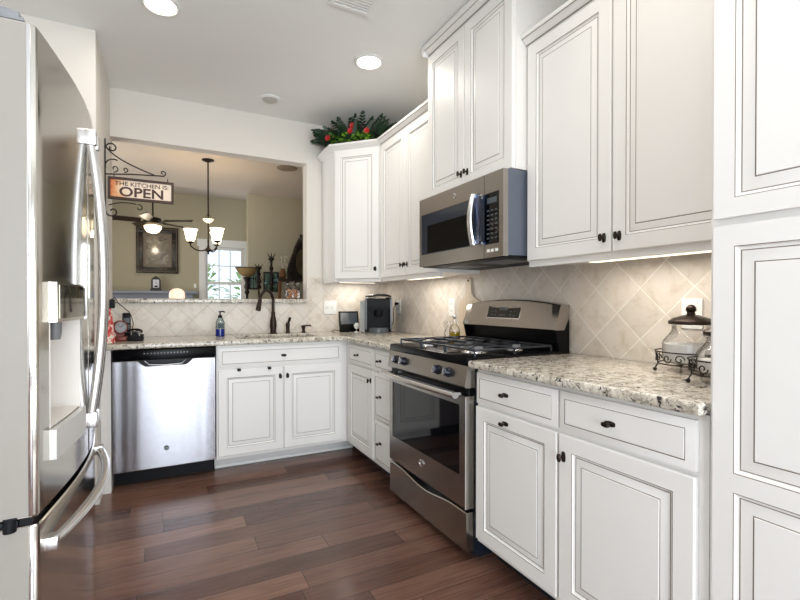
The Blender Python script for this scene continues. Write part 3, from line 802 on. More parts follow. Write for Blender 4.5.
# ------------------------------------------------------------------ microwave
t = thing('microwave_oven', 'stainless over-the-range microwave hanging below the tall cabinet', 'microwave', (1.62, 1.98, 1.386))
MX = 1.395; RY0, RY1 = 1.606, 2.361
b = B(); b.box(MX+.03, XW-.01, RY0, RY1, 1.392, 1.792); build('body', b, M['mwside'] if 'mwside' in M else plain('grey_enamel', (104, 112, 126), .3, .3), t)
b = B(); b.box(MX+.02, XW-.02, RY0+.01, RY1-.01, 1.382, 1.392); bot = build('bottom_plate', b, M['blackmatte'], t)
b = B()
for y0 in (1.70, 2.06):
    for i in range(9): b.box(1.50+.02*i, 1.51+.02*i, y0, y0+.22, 1.379, 1.382)
build('vent_filter', b, M['grey'], bot)
ysp = 1.742
bw = 2.361
F = FR(RY1, 1.386, MX)
b = B()
def rb(b, y0, y1, z0, z1, x0, x1, mi=0): b.box(x0, x1, y0, y1, z0, z1, mi)
rb(b, ysp+.002, RY1, 1.695, 1.790, MX, MX+.03); rb(b, ysp+.002, RY1, 1.386, 1.457, MX, MX+.03); rb(b, RY1-.022, RY1, 1.457, 1.695, MX, MX+.03)
dr = build('door', b, M['steel'], t)
b = B(); rb(b, ysp+.0022, RY1-.0222, 1.4572, 1.6948, MX+.0015, MX+.03); dg = build('door_glass', b, plain('smoked_glass', (52, 58, 68), .08), dr)
b = B(); rb(b, 1.84, 2.27, 1.463, 1.625, MX+.0005, MX+.004); build('window_screen', b, M['blackglass'], dg)
b = B(); rb(b, RY0, ysp-.001, 1.695, 1.790, MX, MX+.03); rb(b, RY0, ysp-.001, 1.386, 1.450, MX, MX+.03); rb(b, RY0, RY0+.028, 1.450, 1.695, MX, MX+.03); build('side_panel', b, M['steel'], t)
b = B(); rb(b, RY0+.0282, ysp-.0012, 1.4502, 1.6948, MX+.001, MX+.03); cp = build('control_panel', b, M['blackglass'], t)
b = B()
for j in range(7):
    for i in range(3): rb(b, RY0+.042+.029*i, RY0+.058+.029*i, 1.475+.022*j, 1.482+.022*j, MX+.0002, MX+.002)
rb(b, RY0+.045, RY0+.115, 1.645, 1.672, MX+.0002, MX+.002)
build('keypad', b, M['slate'], cp)
b = B()
for i in range(3): rb(b, RY0+.036+.03*i, RY0+.054+.03*i, 1.412, 1.426, MX-.002, MX+.001)
build('button', b, M['white'], t)
b = B(); hp = [(MX-.028-.020*math.sin(PI*i/20), ysp+.055, 1.455+.25*i/20) for i in range(21)]
b.tube(hp, .012, 10, flat=(1.35, .8)); hd = build('door_handle', b, M['handle'], dr)
for za in (1.683, 1.458):
    b = B(); b.box(MX-.034, MX+.001, ysp+.03, ysp+.062, za, za+.02, bev=.004); build('handle_mount', b, M['chrome'], hd)
b = B(); b.box(MX-.030, MX-.028, ysp+.0, ysp+.04, 1.46, 1.70); build('protective_film', b, M['bluefilm'], hd)
emblem(t, (MX-.0005, 1.992, 1.744), (0, -1, 0), (-1, 0, 0), .014)

# ------------------------------------------------------------------ refrigerator
t = thing('refrigerator', 'large stainless french-door refrigerator at the left edge, nearest the camera', 'refrigerator', (-.62, 1.66, 0))
FY0, FY1 = 1.222, 2.098; FZ = 1.778; XK = -.325
def fx_(y): return -.250+.036*math.sin(PI*min(1, max(0, (y-FY0)/(FY1-FY0))))
b = B(); b.box(-1.02, XK-.012, FY0+.006, FY1-.006, .03, FZ-.012); b.box(-1.0, XK-.03, FY0+.02, FY1-.02, 0, .03); build('body', b, M['fridgeside'], t)
def fdoor(y0, y1, z0, z1, rec=None, rd=.072):
    b = B(); e = .0004; r = .010
    ys = [y0+(y1-y0)*i/28 for i in range(29)]; ys += [y0+.003, y0+.007, y1-.003, y1-.007]
    zs = [z0, z0+.004, z1-.004, z1]
    if rec: ys += [rec[0], rec[0]+e, rec[1]-e, rec[1]]; zs += [rec[2], rec[2]+e, rec[3]-e, rec[3]]
    ys = sorted(set(ys)); zs = sorted(set(zs))
    def X(y, z):
        x = fx_(y)
        k = min(y-y0, y1-y)
        if k < r: x -= r-math.sqrt(max(0, r*r-(r-k)**2))
        if rec and rec[0] < y < rec[1] and rec[2] < z < rec[3]: x -= rd
        if z in (z0, z1): x -= .003
        return x
    V = [[b.bm.verts.new((X(y, z), y, z)) for z in zs] for y in ys]
    for i in range(len(ys)-1):
        for j in range(len(zs)-1): b.bm.faces.new((V[i][j], V[i+1][j], V[i+1][j+1], V[i][j+1]))
    Bk = [[b.bm.verts.new((XK, y, z)) for z in (z0, z1)] for y in ys]
    for i in range(len(ys)-1):
        b.bm.faces.new((V[i][0], V[i+1][0], Bk[i+1][0], Bk[i][0])); b.bm.faces.new((V[i][-1], V[i+1][-1], Bk[i+1][1], Bk[i][1]))
        b.bm.faces.new((Bk[i][0], Bk[i+1][0], Bk[i+1][1], Bk[i][1]))
    for i in (0, -1):
        b.bm.faces.new(V[i]+[Bk[i][1], Bk[i][0]])
    return b
YM = 1.664
DISP = (1.285, 1.532, .872, 1.215)
dl = build('door', fdoor(FY0, YM-.003, .700, FZ, DISP), M['steelfridge'], t, ang=25)
dr2 = build('door', fdoor(YM+.003, FY1, .700, FZ), M['steelfridge'], t, ang=25)
fz = build('freezer_drawer', fdoor(FY0, FY1, .06, .682), M['steelfridge'], t, ang=25)
# side skins of the doors (painted metal, seen from the camera)
for nm, par, z0, z1 in (('door_side', dl, .702, FZ-.002), ('drawer_side', fz, .062, .680)):
    b = B(); b.box(XK, -.268, FY0-.0015, FY0+.0005, z0, z1); build(nm, b, M['fridgeside'], par)
    b = B(); b.box(-.268, -.260, FY0-.003, FY0+.0005, z0, z1, bev=.001); build('edge_trim', b, M['chrome'], par)
b = B(); b.box(XK-.01, -.262, FY0+.004, FY1-.004, .683, .699); build('gasket', b, M['blackmatte'], t)
def curved_strip(y0, y1, z0, z1, off0, off1, n=16):
    b = B(); A = [(fx_(y0+(y1-y0)*i/n)+off1, y0+(y1-y0)*i/n) for i in range(n+1)]; C = [(fx_(y0+(y1-y0)*i/n)+off0, y0+(y1-y0)*i/n) for i in range(n+1)]
    b.prism(A+C[::-1], z0, z1); return b
dp = build('dispenser_display', curved_strip(1.283, 1.534, 1.124, 1.218, -.045, .016), M['steelfridge'], dl)
build('display_screen', curved_strip(1.297, 1.526, 1.132, 1.212, .012, .0175), plain('mirror_display', (120, 116, 106), .05, .8), dp)
pg = plain('pale_grey_plastic', (228, 222, 216), .35)
b = curved_strip(1.2865, 1.5305, .874, 1.124, -.0715, -.068)
b.prism([(fx_(1.53)-.068, 1.5265), (fx_(1.53)+.001, 1.5265), (fx_(1.53)+.001, 1.5305), (fx_(1.53)-.068, 1.5305)], .874, 1.124)
b.prism([(fx_(1.287)-.068, 1.2865), (fx_(1.287)+.001, 1.2865), (fx_(1.287)+.001, 1.290), (fx_(1.287)-.068, 1.290)], .874, 1.124)
b.prism([(fx_(1.29)-.068, 1.29), (fx_(1.29)-.002, 1.29), (fx_(1.41)-.002, 1.41), (fx_(1.52)-.002, 1.5265), (fx_(1.52)-.068, 1.5265)], .8735, .878)
build('dispenser_niche', b, pg, dl)
b = curved_strip(1.283, 1.534, .802, .872, -.02, .014); build('drip_tray', b, plain('satin_silver_plastic', (206, 204, 200), .3, .2), dl)
b = B(); b.lathe((fx_(1.41)-.025, 1.41, 1.095), [(.011, -.02), (.014, 0), (.014, .03)], 16); build('water_spout', b, M['grey'], dl)
for hy, par in ((1.638, dl), (1.690, dr2)):
    b = B(); pts = [(-.172-.036*(2*i/30-1)**2, hy, .800+.885*i/30) for i in range(31)]
    b.tube(pts, .0095, 12, flat=(1, 1.3)); hh = build('door_handle', b, M['handle'], par)
    for za in (1.652, .786):
        b = B(); b.box(-.224, -.186, hy-.014, hy+.014, za, za+.048, bev=.006); build('handle_mount', b, M['handle'], hh)
b = B(); pts = []
for i in range(33):
    s = i/32; y = 1.262+(1.99-1.262)*s; pts.append((fx_(y)+.010+.030*math.sin(PI*s)**.7, y, .618))
b.tube(pts, .0115, 12, flat=(1.25, 1)); hh = build('drawer_handle', b, M['handle'], fz)
for (xa, ya) in ((-.262, 1.250), (-.25, 1.966)):
    b = B(); b.box(xa, xa+.042, ya, ya+.034, .602, .634, bev=.005); build('handle_mount', b, M['handle'], hh)
b = B(); b.box(-.36, -.272, FY0-.002, FY0+.06, FZ+.001, FZ+.008); b.box(-.325, -.28, FY0+.002, FY0+.05, FZ+.008, FZ+.026, bev=.005); build('hinge_cover', b, M['grey'], t)
b = B(); b.box(-.40, -.285, FY0-.006, FY0+.02, .684, .698, bev=.003); b.cyl((-.30, FY0-.003, .676), (-.30, FY0-.003, .704), .012); build('lower_hinge', b, M['blackmatte'], t)

# ------------------------------------------------------------------ hanging sign
t = thing('hanging_sign', 'rustic metal OPEN sign hanging from a scrolled iron wall bracket over the pass-through', 'sign', (-.34, 3.47, 1.85))
SY = 3.47
def spiral(c, r0, r1, a0, a1, n=22):
    return [(c[0]+(r0+(r1-r0)*i/n)*math.cos(a0+(a1-a0)*i/n), SY, c[1]+(r0+(r1-r0)*i/n)*math.sin(a0+(a1-a0)*i/n)) for i in range(n+1)]
b = B(); b.box(-.352, -.346, SY-.009, SY+.009, 1.735, 2.25)
def qb(p0, p1, p2, n=14): return [((1-s)**2*p0[0]+2*s*(1-s)*p1[0]+s*s*p2[0], SY, (1-s)**2*p0[1]+2*s*(1-s)*p1[1]+s*s*p2[1]) for s in [i/n for i in range(n+1)]]
r = .0045
b.tube([(-.346, SY, 2.018), (-.20, SY, 2.034), (0, SY, 2.046)], r)
b.tube(qb((-.345, 2.20), (-.30, 2.12), (-.06, 2.045)), r)
b.tube(spiral((-.312, 2.195), .034, .010, PI, -1.2*PI), r)
b.tube(spiral((-.30, 2.075), .05, .045, 1.1*PI, .35*PI, 14), r); b.tube(spiral((-.296, 2.06), .024, .006, -.6*PI, 1.3*PI), r*.8)
b.tube(spiral((-.235, 2.06), .018, .005, -.6*PI, 1.4*PI), r*.8); b.tube(spiral((-.01, 2.066), .020, .005, -.5*PI, 1.6*PI), r*.8)
b.tube(spiral((-.31, 1.775), .038, .010, PI, 2.9*PI), r)
b.tube(qb((-.33, 1.815), (-.26, 1.85), (-.17, 1.835)), r*.8); b.tube(spiral((-.155, 1.812), .024, .006, .6*PI, -1.1*PI), r*.8)
build('bracket', b, M['iron'], t)
b = B(); sx0, sx1, sz0, sz1 = -.335, .058, 1.858, 2.005
fb = .016
for a in ((sx0, sx1, sz0, sz0+fb), (sx0, sx1, sz1-fb, sz1), (sx0, sx0+fb, sz0+fb, sz1-fb), (sx1-fb, sx1, sz0+fb, sz1-fb)): b.box(a[0], a[1], SY-.012, SY+.012, a[2], a[3])
for x in (-.30, .02): b.tube([(x, SY, sz1), (x, SY, 2.03)], .003)
build('sign_frame', b, plain('rusty_dark_frame', (70, 52, 44), .6, .3), t)
b = B(); b.box(sx0+fb, sx1-fb, SY-.005, SY+.005, sz0+fb, sz1-fb)
sf = build('sign_board', b, M['signface'], t)
uv = sf.data.uv_layers.new(name='UVMap')
for lp in sf.data.loops:
    c = sf.data.vertices[lp.vertex_index].co + Vector((-.34, 3.47, 1.85))
    uv.data[lp.index].uv = ((c.x-sx0)/(sx1-sx0), (c.z-sz0)/(sz1-sz0)*.6+.2)
b = B(); place_text(b, 'OPEN', (-.270, SY-.0052, 1.880), (1, 0, 0), (0, 0, 1), .066, .262, .001, bold=.022)
place_text(b, 'THE KITCHEN IS:', (-.296, SY-.0052, 1.952), (1, 0, 0), (0, 0, 1), .027, .320, .001, bold=.014)
build('lettering', b, plain('dark_brown_lettering', (66, 36, 28), .6), sf)

# ------------------------------------------------------------------ ceiling fixtures
def can(x, y, lit, label, k=1.0):
    t = thing('recessed_light', label, 'ceiling light', (x, y, CE), 'recessed ceiling lights' if lit else None)
    b = B(); b.lathe((x, y, CE-.0005), [(.098, 0), (.098, -.004), (.080, -.008), (.074, -.003), (.074, 0)], 36, caps=False); build('trim_ring', b, M['trim'], t)
    b = B(); b.lathe((x, y, CE-.002), [(.073, 0), (.073, -.001), (.001, -.0015)], 32); build('lens', b, M['can'] if lit else M['grey'], t)
    if lit: area('can_lamp', (x, y, CE-.012), (0, 0, 0), .14, .14, 4.2*k, (1, .95, .87), 'DISK')
can(-.014, 2.652, True, 'lit recessed ceiling light at the top of the frame, above the fridge side')
can(1.197, 2.673, True, 'lit recessed ceiling light near the cabinets, left of the tall microwave cabinet')
can(-.014, .9, True, 'recessed ceiling light added out of frame on the fridge side to brighten the cabinets', 1.1)  # added out of view to brighten the upper cabinets
can(.95, .9, True, 'recessed ceiling light added out of frame on the pantry side to brighten the cabinets', 1.1)  # second added light, also unseen, for the upper cabinets
t = thing('ceiling_detector', 'small round unlit eyeball fitting on the ceiling in front of the pass-through', 'ceiling fitting', (.731, 3.50, CE))
b = B(); b.lathe((.731, 3.50, CE-.0005), [(.085, 0), (.085, -.006), (.066, -.012), (.060, -.006)], 32); build('trim_ring', b, M['trim'], t)
b = B(); b.lathe((.731, 3.50, CE-.007), [(.056, 0), (.056, -.004), (.04, -.012), (.001, -.014)], 28); build('lens', b, plain('fitting_grey', (196, 192, 186), .5), t)
t = thing('ceiling_vent', 'white slatted air vent on the ceiling at the top edge of the frame', 'vent', (.885, 2.12, CE))
b = B(); vx0, vx1, vy0, vy1 = .77, 1.00, 2.02, 2.235
for a in ((vx0, vx1, vy0, vy0+.02), (vx0, vx1, vy1-.02, vy1), (vx0, vx0+.02, vy0+.02, vy1-.02), (vx1-.02, vx1, vy0+.02, vy1-.02)): b.box(a[0], a[1], a[2], a[3], CE-.012, CE-.0005)
build('frame', b, M['trim'], t)
for i in range(9):
    b = B(); y = vy0+.026+.0205*i; b.box(vx0+.02, vx1-.02, y, y+.012, CE-.010, CE-.004); build('slat', b, M['white'], t)
b = B(); b.box(vx0+.02, vx1-.02, vy0+.02, vy1-.02, CE-.003, CE-.0005); build('backing', b, M['grey'], t)
b = B(); b.lathe((1.279, 5.2, CE-.0005), [(.115, 0), (.115, -.006), (.10, -.01), (.001, -.010)], 32)
tag(build('ceiling_speaker', b, plain('speaker_grille', (150, 132, 112), .8)), 'round flush speaker on the dining room ceiling at the right of the opening', 'speaker')

# under-cabinet lights
def ucl(label, y0, y1, x, power, rot=None):
    t = thing('under_cabinet_light', label, 'light', (x, (y0+y1)/2, 1.343), 'under-cabinet light bars')
    b = B(); b.box(x-.03, x+.03, y0, y1, 1.345, 1.361, bev=.003); build('housing', b, M['white'], t)
    b = B(); b.box(x-.022, x+.022, y0+.01, y1-.01, 1.343, 1.3452); build('lens', b, M['ucl'], t)
    area('strip_lamp', (x, (y0+y1)/2, 1.341), (0, 0, 0), .04, y1-y0-.04, power*.62, (1, .93, .83))
ucl('slim under-cabinet light bar below the large right wall cabinet', .85, 1.35, 1.66, 3.0)
ucl('slim under-cabinet light bar below the left wall cabinet near the coffee maker', 2.55, 3.00, 1.68, 2.6)
t = thing('under_cabinet_light', 'slim under-cabinet light bar below the diagonal corner cabinet', 'light', (1.52, 3.66, 1.343), 'under-cabinet light bars')
b = B(); b.box(1.36, 1.70, 3.64, 3.69, 1.345, 1.361, bev=.003); build('housing', b, M['white'], t)
b = B(); b.box(1.37, 1.69, 3.645, 3.685, 1.343, 1.3452); build('lens', b, M['ucl'], t)
area('strip_lamp', (1.53, 3.665, 1.341), (0, 0, 0), .30, .03, 1.2, (1, .93, .83))

# ------------------------------------------------------------------ outlets and switches
def plate(label, c, u, n, w, h, kind, cat='outlet'):
    t = thing('light_switch' if kind == 'switch' else 'wall_outlet', label, cat, c)
    u = Vector(u); n = Vector(n); c = Vector(c); b = B()
    def bx(b, a0, a1, z0, z1, d0, d1):
        v = [b.bm.verts.new(c+u*a+n*d+Vector((0, 0, z))) for a in (a0, a1) for z in (z0, z1) for d in (d0, d1)]
        for qd in ((0,1,3,2),(4,6,7,5),(0,4,5,1),(2,3,7,6),(0,2,6,4),(1,5,7,3)): b.bm.faces.new([v[i] for i in qd])
    bx(b, -w/2, w/2, -h/2, h/2, .0003, .006); build('cover_plate', b, M['white'], t)
    if kind == 'switch':
        for s in (-1, 1):
            b = B(); bx(b, s*w*.22-.006, s*w*.22+.006, -.013, .013, .006, .009); bx(b, s*w*.22-.004, s*w*.22+.004, .0, .012, .009, .016); build('toggle', b, M['white'], t)
    else:
        for s in (-1, 1):
            b = B(); bx(b, -.017, .017, s*.026-.016, s*.026+.016, .006, .008); rc = build('receptacle', b, M['white'], t)
            b = B(); bx(b, -.008, -.005, s*.026-.006, s*.026+.006, .008, .0083); bx(b, .005, .008, s*.026-.006, s*.026+.006, .008, .0083); build('slot', b, M['blackmatte'], rc)
    return t
plate('white double light switch on the tile right of the pass-through', (1.327, YW-.008, 1.128), (1, 0, 0), (0, -1, 0), .118, .118, 'switch', 'switch')
plate('white outlet on the tile behind the coffee maker', (XW-.008, 3.50, 1.135), (0, -1, 0), (-1, 0, 0), .074, .118, 'outlet')
plate('white outlet on the tile above the oil bottle', (XW-.008, 2.680, 1.136), (0, -1, 0), (-1, 0, 0), .074, .122, 'outlet')
plate('white outlet on the tile behind the glass canisters, beside the pantry', (XW-.008, 1.038, 1.127), (0, -1, 0), (-1, 0, 0), .076, .118, 'outlet')

# ------------------------------------------------------------------ things on the counters
# digital photo frame
t = thing('photo_frame', 'small black digital photo frame leaning beside the coffee maker', 'photo frame', (1.43, 3.62, ZC))
def tilt(b, y, z, x0, x1, h0, h1, d0, d1, k=.18):
    v = [b.bm.verts.new((x, y+k*(h)+d, z+h)) for x in (x0, x1) for h in (h0, h1) for d in (d0, d1)]
    for qd in ((0,1,3,2),(4,6,7,5),(0,4,5,1),(2,3,7,6),(0,2,6,4),(1,5,7,3)): b.bm.faces.new([v[i] for i in qd])
b = B(); tilt(b, 3.60, ZC, 1.342, 1.520, .002, .180, 0, .018); build('frame', b, M['black'], t)
b = B(); tilt(b, 3.60, ZC, 1.353, 1.509, .070, .168, -.0012, .001); build('screen', b, M['slate'], t)
b = B(); b.prism([(3.62, ZC), (3.70, ZC), (3.645, ZC+.12)], 1.42, 1.44, 'x'); build('stand', b, M['black'], t)
b = B(); b.tube([(1.30, 3.61, ZC+.003), (1.28, 3.60, ZC+.004), (1.275, 3.62, ZC+.010), (1.30, 3.66, ZC+.02), (1.40, 3.68, ZC+.006)], .0025, 6); build('cord', b, M['blackmatte'], t)
b = B()
for i in range(9):
    a = 2*PI*i/9; b.ball((1.485+.016*math.cos(a), 3.575, ZC+.055+.016*math.sin(a)), .012, (1, .5, 1), 8)
b.ball((1.485, 3.572, ZC+.055), .012, seg=8); b.tube([(1.485, 3.578, ZC+.05), (1.485, 3.585, ZC+.02), (1.485, 3.583, ZC)], .002, 6); b.lathe((1.485, 3.58, ZC), [(.018, 0), (.018, .006), (.01, .008)], 16)
tag(build('white_flower', b, M['white']), 'small white flower ornament at the foot of the photo frame', 'flower')
# coffee maker
kx, ky = 1.655, 3.50
t = thing('coffee_maker', 'black single-cup coffee maker in the corner under the wall cabinets', 'coffee maker', (kx, ky, ZC))
def rot_pts(pts, a=.62):
    c_, s_ = math.cos(a), math.sin(a)
    return [(kx+(x*c_-y*s_), ky+(x*s_+y*c_)) for x, y in pts]
def rbox(b, x0, x1, y0, y1, z0, z1, a=-.42): b.prism(rot_pts([(x0, y0), (x1, y0), (x1, y1), (x0, y1)], a), z0, z1)
b = B(); rbox(b, -.115, .115, -.02, .14, ZC+.002, ZC+.285); rbox(b, -.098, .098, -.12, -.02, ZC+.215, ZC+.285); build('body', b, M['applianceblack'], t)
for xa in (-.115, .098):
    b = B(); rbox(b, xa, xa+.017, -.122, -.02, ZC+.03, ZC+.285); build('side_pillar', b, plain('grey_highlight_plastic', (62, 64, 68), .25), t)  # pillar highlights painted in as a lighter grey
b = B(); rbox(b, -.155, -.116, -.09, .12, ZC+.01, ZC+.27); build('water_tank', b, plain('smoky_tank', (150, 152, 148), .2), t)
b = B(); c0 = rot_pts([(0, -.01)], -.42)[0]
b.lathe((c0[0], c0[1], ZC+.285), [(.118, 0), (.118, .012), (.112, .03), (.07, .044), (.001, .048)], 28); ld = build('lid', b, M['applianceblack'], t)
b = B(); b.lathe((c0[0], c0[1], ZC+.291), [(.1195, 0), (.1215, .006), (.1195, .012)], 28, caps=False)
build('silver_band', b, M['chrome'], ld)
b = B(); b.tube([(c0[0]+.121*math.cos(a_), c0[1]+.121*math.sin(a_), ZC+.288+.016*math.sin((a_-PI*1.05)/(PI*.75)*PI)) for a_ in [PI*1.05+PI*.75*i/20 for i in range(21)]], .007, 8); build('lid_handle', b, M['chrome'], ld)
b = B(); c1 = rot_pts([(0, -.075)], -.42)[0]; b.lathe((c1[0], c1[1], ZC+.135), [(.028, 0), (.036, .02), (.038, .055)], 20); build('brew_head', b, M['blackmatte'], t)
b = B(); b.lathe((c1[0], c1[1], ZC+.002), [(.088, 0), (.088, .04), (.078, .044), (.001, .044)], 28); build('drip_tray', b, M['slate'], t)
b = B(); c2 = rot_pts([(.14, .02)], -.42)[0]; b.tube([(XW-.018, 3.50, 1.161), (XW-.035, 3.50, 1.16), (XW-.06, 3.51, 1.12), (XW-.05, 3.53, 1.0), (XW-.07, 3.54, ZC+.02)], .004, 8); b.box(XW-.045, XW-.0165, 3.49, 3.515, 1.150, 1.172); build('cord', b, M['blackmatte'], t)
# oil bottle
t = thing('oil_bottle', 'short clear glass cruet of yellow olive oil left of the range', 'bottle', (1.70, 2.41, ZC))
ox, oy = 1.70, 2.425
b = B(); b.lathe((ox, oy, ZC+.001), [(.034, 0), (.036, .004), (.036, .075), (.030, .095), (.013, .115), (.0115, .15), (.015, .155)], 24); build('glass_body', b, M['glass'], t)
b = B(); b.lathe((ox, oy, ZC+.004), [(.0325, 0), (.0335, .004), (.0335, .062), (.001, .062)], 24); build('oil', b, M['amber'], t)
b = B(); b.lathe((ox, oy, ZC+.150), [(.010, 0), (.013, .008), (.013, .02), (.001, .022)], 16); build('stopper', b, M['chrome'], t)
t = thing('glass_cruet', 'clear empty glass cruet with curved handle beside the oil bottle', 'bottle', (1.72, 2.52, ZC))
b = B(); b.lathe((1.72, 2.52, ZC+.001), [(.030, 0), (.033, .004), (.030, .06), (.016, .09), (.012, .12), (.016, .13)], 24); build('glass_body', b, M['glass'], t)
b = B(); b.tube([(1.72, 2.535, ZC+.118), (1.72, 2.565, ZC+.11), (1.72, 2.572, ZC+.07), (1.72, 2.55, ZC+.03)], .004, 8); build('handle', b, M['glass'], t)
# paddle board leaning on the wall
b = B()
poly = []
for i in range(13): a = PI+PI*i/12; poly.append((2.452+.115*math.cos(a), .985+.07*math.sin(a)))
poly += [(2.567, 1.15), (2.560, 1.178), (2.535, 1.197), (2.51, 1.207), (2.497, 1.225), (2.492, 1.30), (2.490, 1.325), (2.478, 1.340), (2.456, 1.340), (2.444, 1.325), (2.440, 1.28), (2.434, 1.235), (2.415, 1.210), (2.375, 1.193), (2.345, 1.172), (2.337, 1.15)]
b.prism(poly, 0, .014, 'x')
for v in b.bm.verts: v.co.x = 1.838 + v.co.x*.9 - (v.co.z-.915)*-.012 - .002 if False else 1.8415 + v.co.x - (1.34-v.co.z)*.02
t = thing('cutting_board', 'pale wooden paddle board with handle leaning on the tile behind the range', 'cutting board', (1.84, 2.45, .915))
build('board', b, M['beech'], t)
b = B(); b.cyl((1.838, 2.467, 1.318), (1.8395, 2.467, 1.318), .008, seg=16); build('hanging_hole', b, M['iron'], t)
# canisters in wire stands
def canister(x, y, label, r, h, fill):
    t = thing('glass_canister', label, 'canister', (x, y, ZC), None)
    z = ZC+.034
    b = B()
    prof = [(r*1.22, 0), (r*1.34, .008), (r*1.36, .02), (r*1.36, h*.50), (r*1.3, h*.58), (r*1.08, h*.70), (r*.96, h*.80), (r*.90, h*.88), (r*.92, h)]
    seg = 40; RR = []
    for (rr, hh) in prof:
        RR.append([b.bm.verts.new((x+rr*(1+.018*math.cos(20*2*PI*k/seg))*math.cos(2*PI*k/seg), y+rr*(1+.018*math.cos(20*2*PI*k/seg))*math.sin(2*PI*k/seg), z+hh)) for k in range(seg)])
    for a, c in zip(RR, RR[1:]): b.bridge(a, c)
    b.bm.faces.new(RR[0][::-1]); build('glass_jar', b, M['glass'], t)
    b = B(); b.lathe((x, y, z+.004), [(r*1.18, 0), (r*1.30, .01), (r*1.30, h*fill), (.001, h*fill+.003)], 32); build('contents', b, M['sugar'], t)
    b = B(); zl = z+h
    b.lathe((x, y, zl), [(r*1.06, 0), (r*1.10, .004), (r*1.08, .012), (r*.9, .022), (r*.45, .032), (r*.22, .036), (r*.18, .046), (r*.3, .050)], 32); lid = build('lid', b, M['bronze'], t)
    b = B(); b.ball((x, y, zl+.056), r*.25); build('finial', b, M['bronze'], lid)
    return t
canister(1.735, .975, 'ribbed glass canister with bronze lid, half full of sugar, at the back beside the pantry', .066, .142, .46)
canister(1.575, .775, 'ribbed glass canister with bronze lid in front, mostly hidden by the pantry edge', .060, .118, .3)
def wire_stand(x, y, r, label):
    t = thing('wire_stand', label, 'stand', (x, y, ZC))
    b = B(); w = .0024
    def circ(z, rr): b.tube([(x+rr*math.cos(2*PI*i/32), y+rr*math.sin(2*PI*i/32), z) for i in range(32)], w, 6, closed=True)
    circ(ZC+.030, r+.006); circ(ZC+.075, r+.016)
    for k in range(8):
        a0 = 2*PI*k/8
        # S scrolls on the gallery between the rings
        for sgn in (1, -1):
            pts = []
            for i in range(15):
                s = i/14; th = sgn*2.3*PI*s; q_ = .017*(1-.75*s)
                aa = a0+sgn*.20+q_*math.cos(th)/r*.9
                pts.append((x+(r+.012)*math.cos(aa), y+(r+.012)*math.sin(aa), ZC+.052+q_*math.sin(th)))
            b.tube(pts, w*.85, 5)
    build('scroll_gallery', b, M['iron'], t)
    for k in range(4):
        a0 = PI/4+PI/2*k; cx_, cy_ = x+(r+.018)*math.cos(a0), y+(r+.018)*math.sin(a0)
        b = B(); b.ball((cx_, cy_, ZC+.007), .007, seg=10); b.tube([(cx_, cy_, ZC+.01), (x+(r+.008)*math.cos(a0), y+(r+.008)*math.sin(a0), ZC+.03), (x+(r+.016)*math.cos(a0), y+(r+.016)*math.sin(a0), ZC+.075)], w, 6); build('foot', b, M['iron'], t)
    b = B(); b.tube([(x-(r+.006), y, ZC+.030), (x+(r+.006), y, ZC+.030)], w, 6); b.tube([(x, y-(r+.006), ZC+.030), (x, y+(r+.006), ZC+.030)], w, 6); build('cross_wire', b, M['iron'], t)
wire_stand(1.735, .975, .098, 'black scrolled wire stand holding the rear sugar canister')
wire_stand(1.575, .775, .089, 'black scrolled wire stand holding the front canister, cut off by the pantry')
# blue dish soap bottle
sx, sy = .375, 3.60
t = thing('soap_bottle', 'clear pump bottle of blue dish soap left of the sink', 'bottle', (sx, sy, ZC))
b = B(); b.lathe((sx, sy, ZC+.001), [(.030, 0), (.033, .004), (.033, .055)], 24); build('blue_soap', b, M['bluesoap'], t)
b = B(); b.lathe((sx, sy, ZC+.0565), [(.033, 0), (.032, .05), (.022, .075), (.013, .085)], 24, caps=False); build('bottle_body', b, glassy('tinted_plastic', (.75, .85, .85)), t)
b = B(); b.lathe((sx, sy, ZC+.141), [(.016, 0), (.016, .018), (.006, .020), (.005, .04), (.011, .042), (.011, .05)], 16); b.tube([(sx, sy, ZC+.187), (sx+.02, sy-.02, ZC+.189), (sx+.030, sy-.03, ZC+.183)], .005, 8); build('pump', b, M['blackmatte'], t)
b = B(); b.box(sx-.02, sx+.02, sy-.0345, sy-.0325, ZC+.062, ZC+.100); build('bottle_label', b, plain('dark_label', (40, 60, 66), .5), t)
# left counter clutter: cloth bag, red clock radio, cordless phone on its base
M['oldred'] = plain('dark_red_frame', (120, 40, 28), .35)
t = thing('counter_clock', 'small round clock with a red wooden frame at the left end of the counter', 'clock', (-.262, 3.45, ZC))
b = B(); cx_, cz_ = -.268, ZC+.092
b.lathe((cx_, 3.46, cz_), [(.042, -.02), (.045, -.014), (.045, .016), (.039, .02), (.036, .012)], 32, axis=(.5, -1, 0)); build('case', b, M['oldred'], t)
ax_ = Vector((.5, -1, 0)).normalized(); cc = Vector((cx_, 3.46, cz_))+ax_*.013
b = B(); b.lathe(cc, [(.0365, 0), (.0365, .0015), (.001, .0015)], 28, axis=ax_); fc = build('dial', b, plain('dial_white', (172, 174, 180), .4), t)
b = B(); side = Vector((1, .5, 0)).normalized(); up = Vector((0, 0, 1))
b.tube([cc+ax_*.003, cc+ax_*.003+side*.013+up*.018], .0018, 6); b.tube([cc+ax_*.003, cc+ax_*.003+side*-.02+up*.014], .0014, 6)
for k in range(12): p = cc+ax_*.003+side*.030*math.cos(PI*k/6)+up*.030*math.sin(PI*k/6); b.ball(p, .0026, seg=6)
build('hands', b, M['blackmatte'], fc)
b = B(); b.box(-.310, -.226, 3.41, 3.50, ZC+.001, ZC+.030, bev=.005); b.box(-.290, -.246, 3.45, 3.485, ZC+.03, ZC+.06); build('base', b, M['oldred'], t)
t = thing('cordless_phone', 'black cordless phone handset standing upright behind the red clock', 'phone', (-.235, 3.56, ZC))
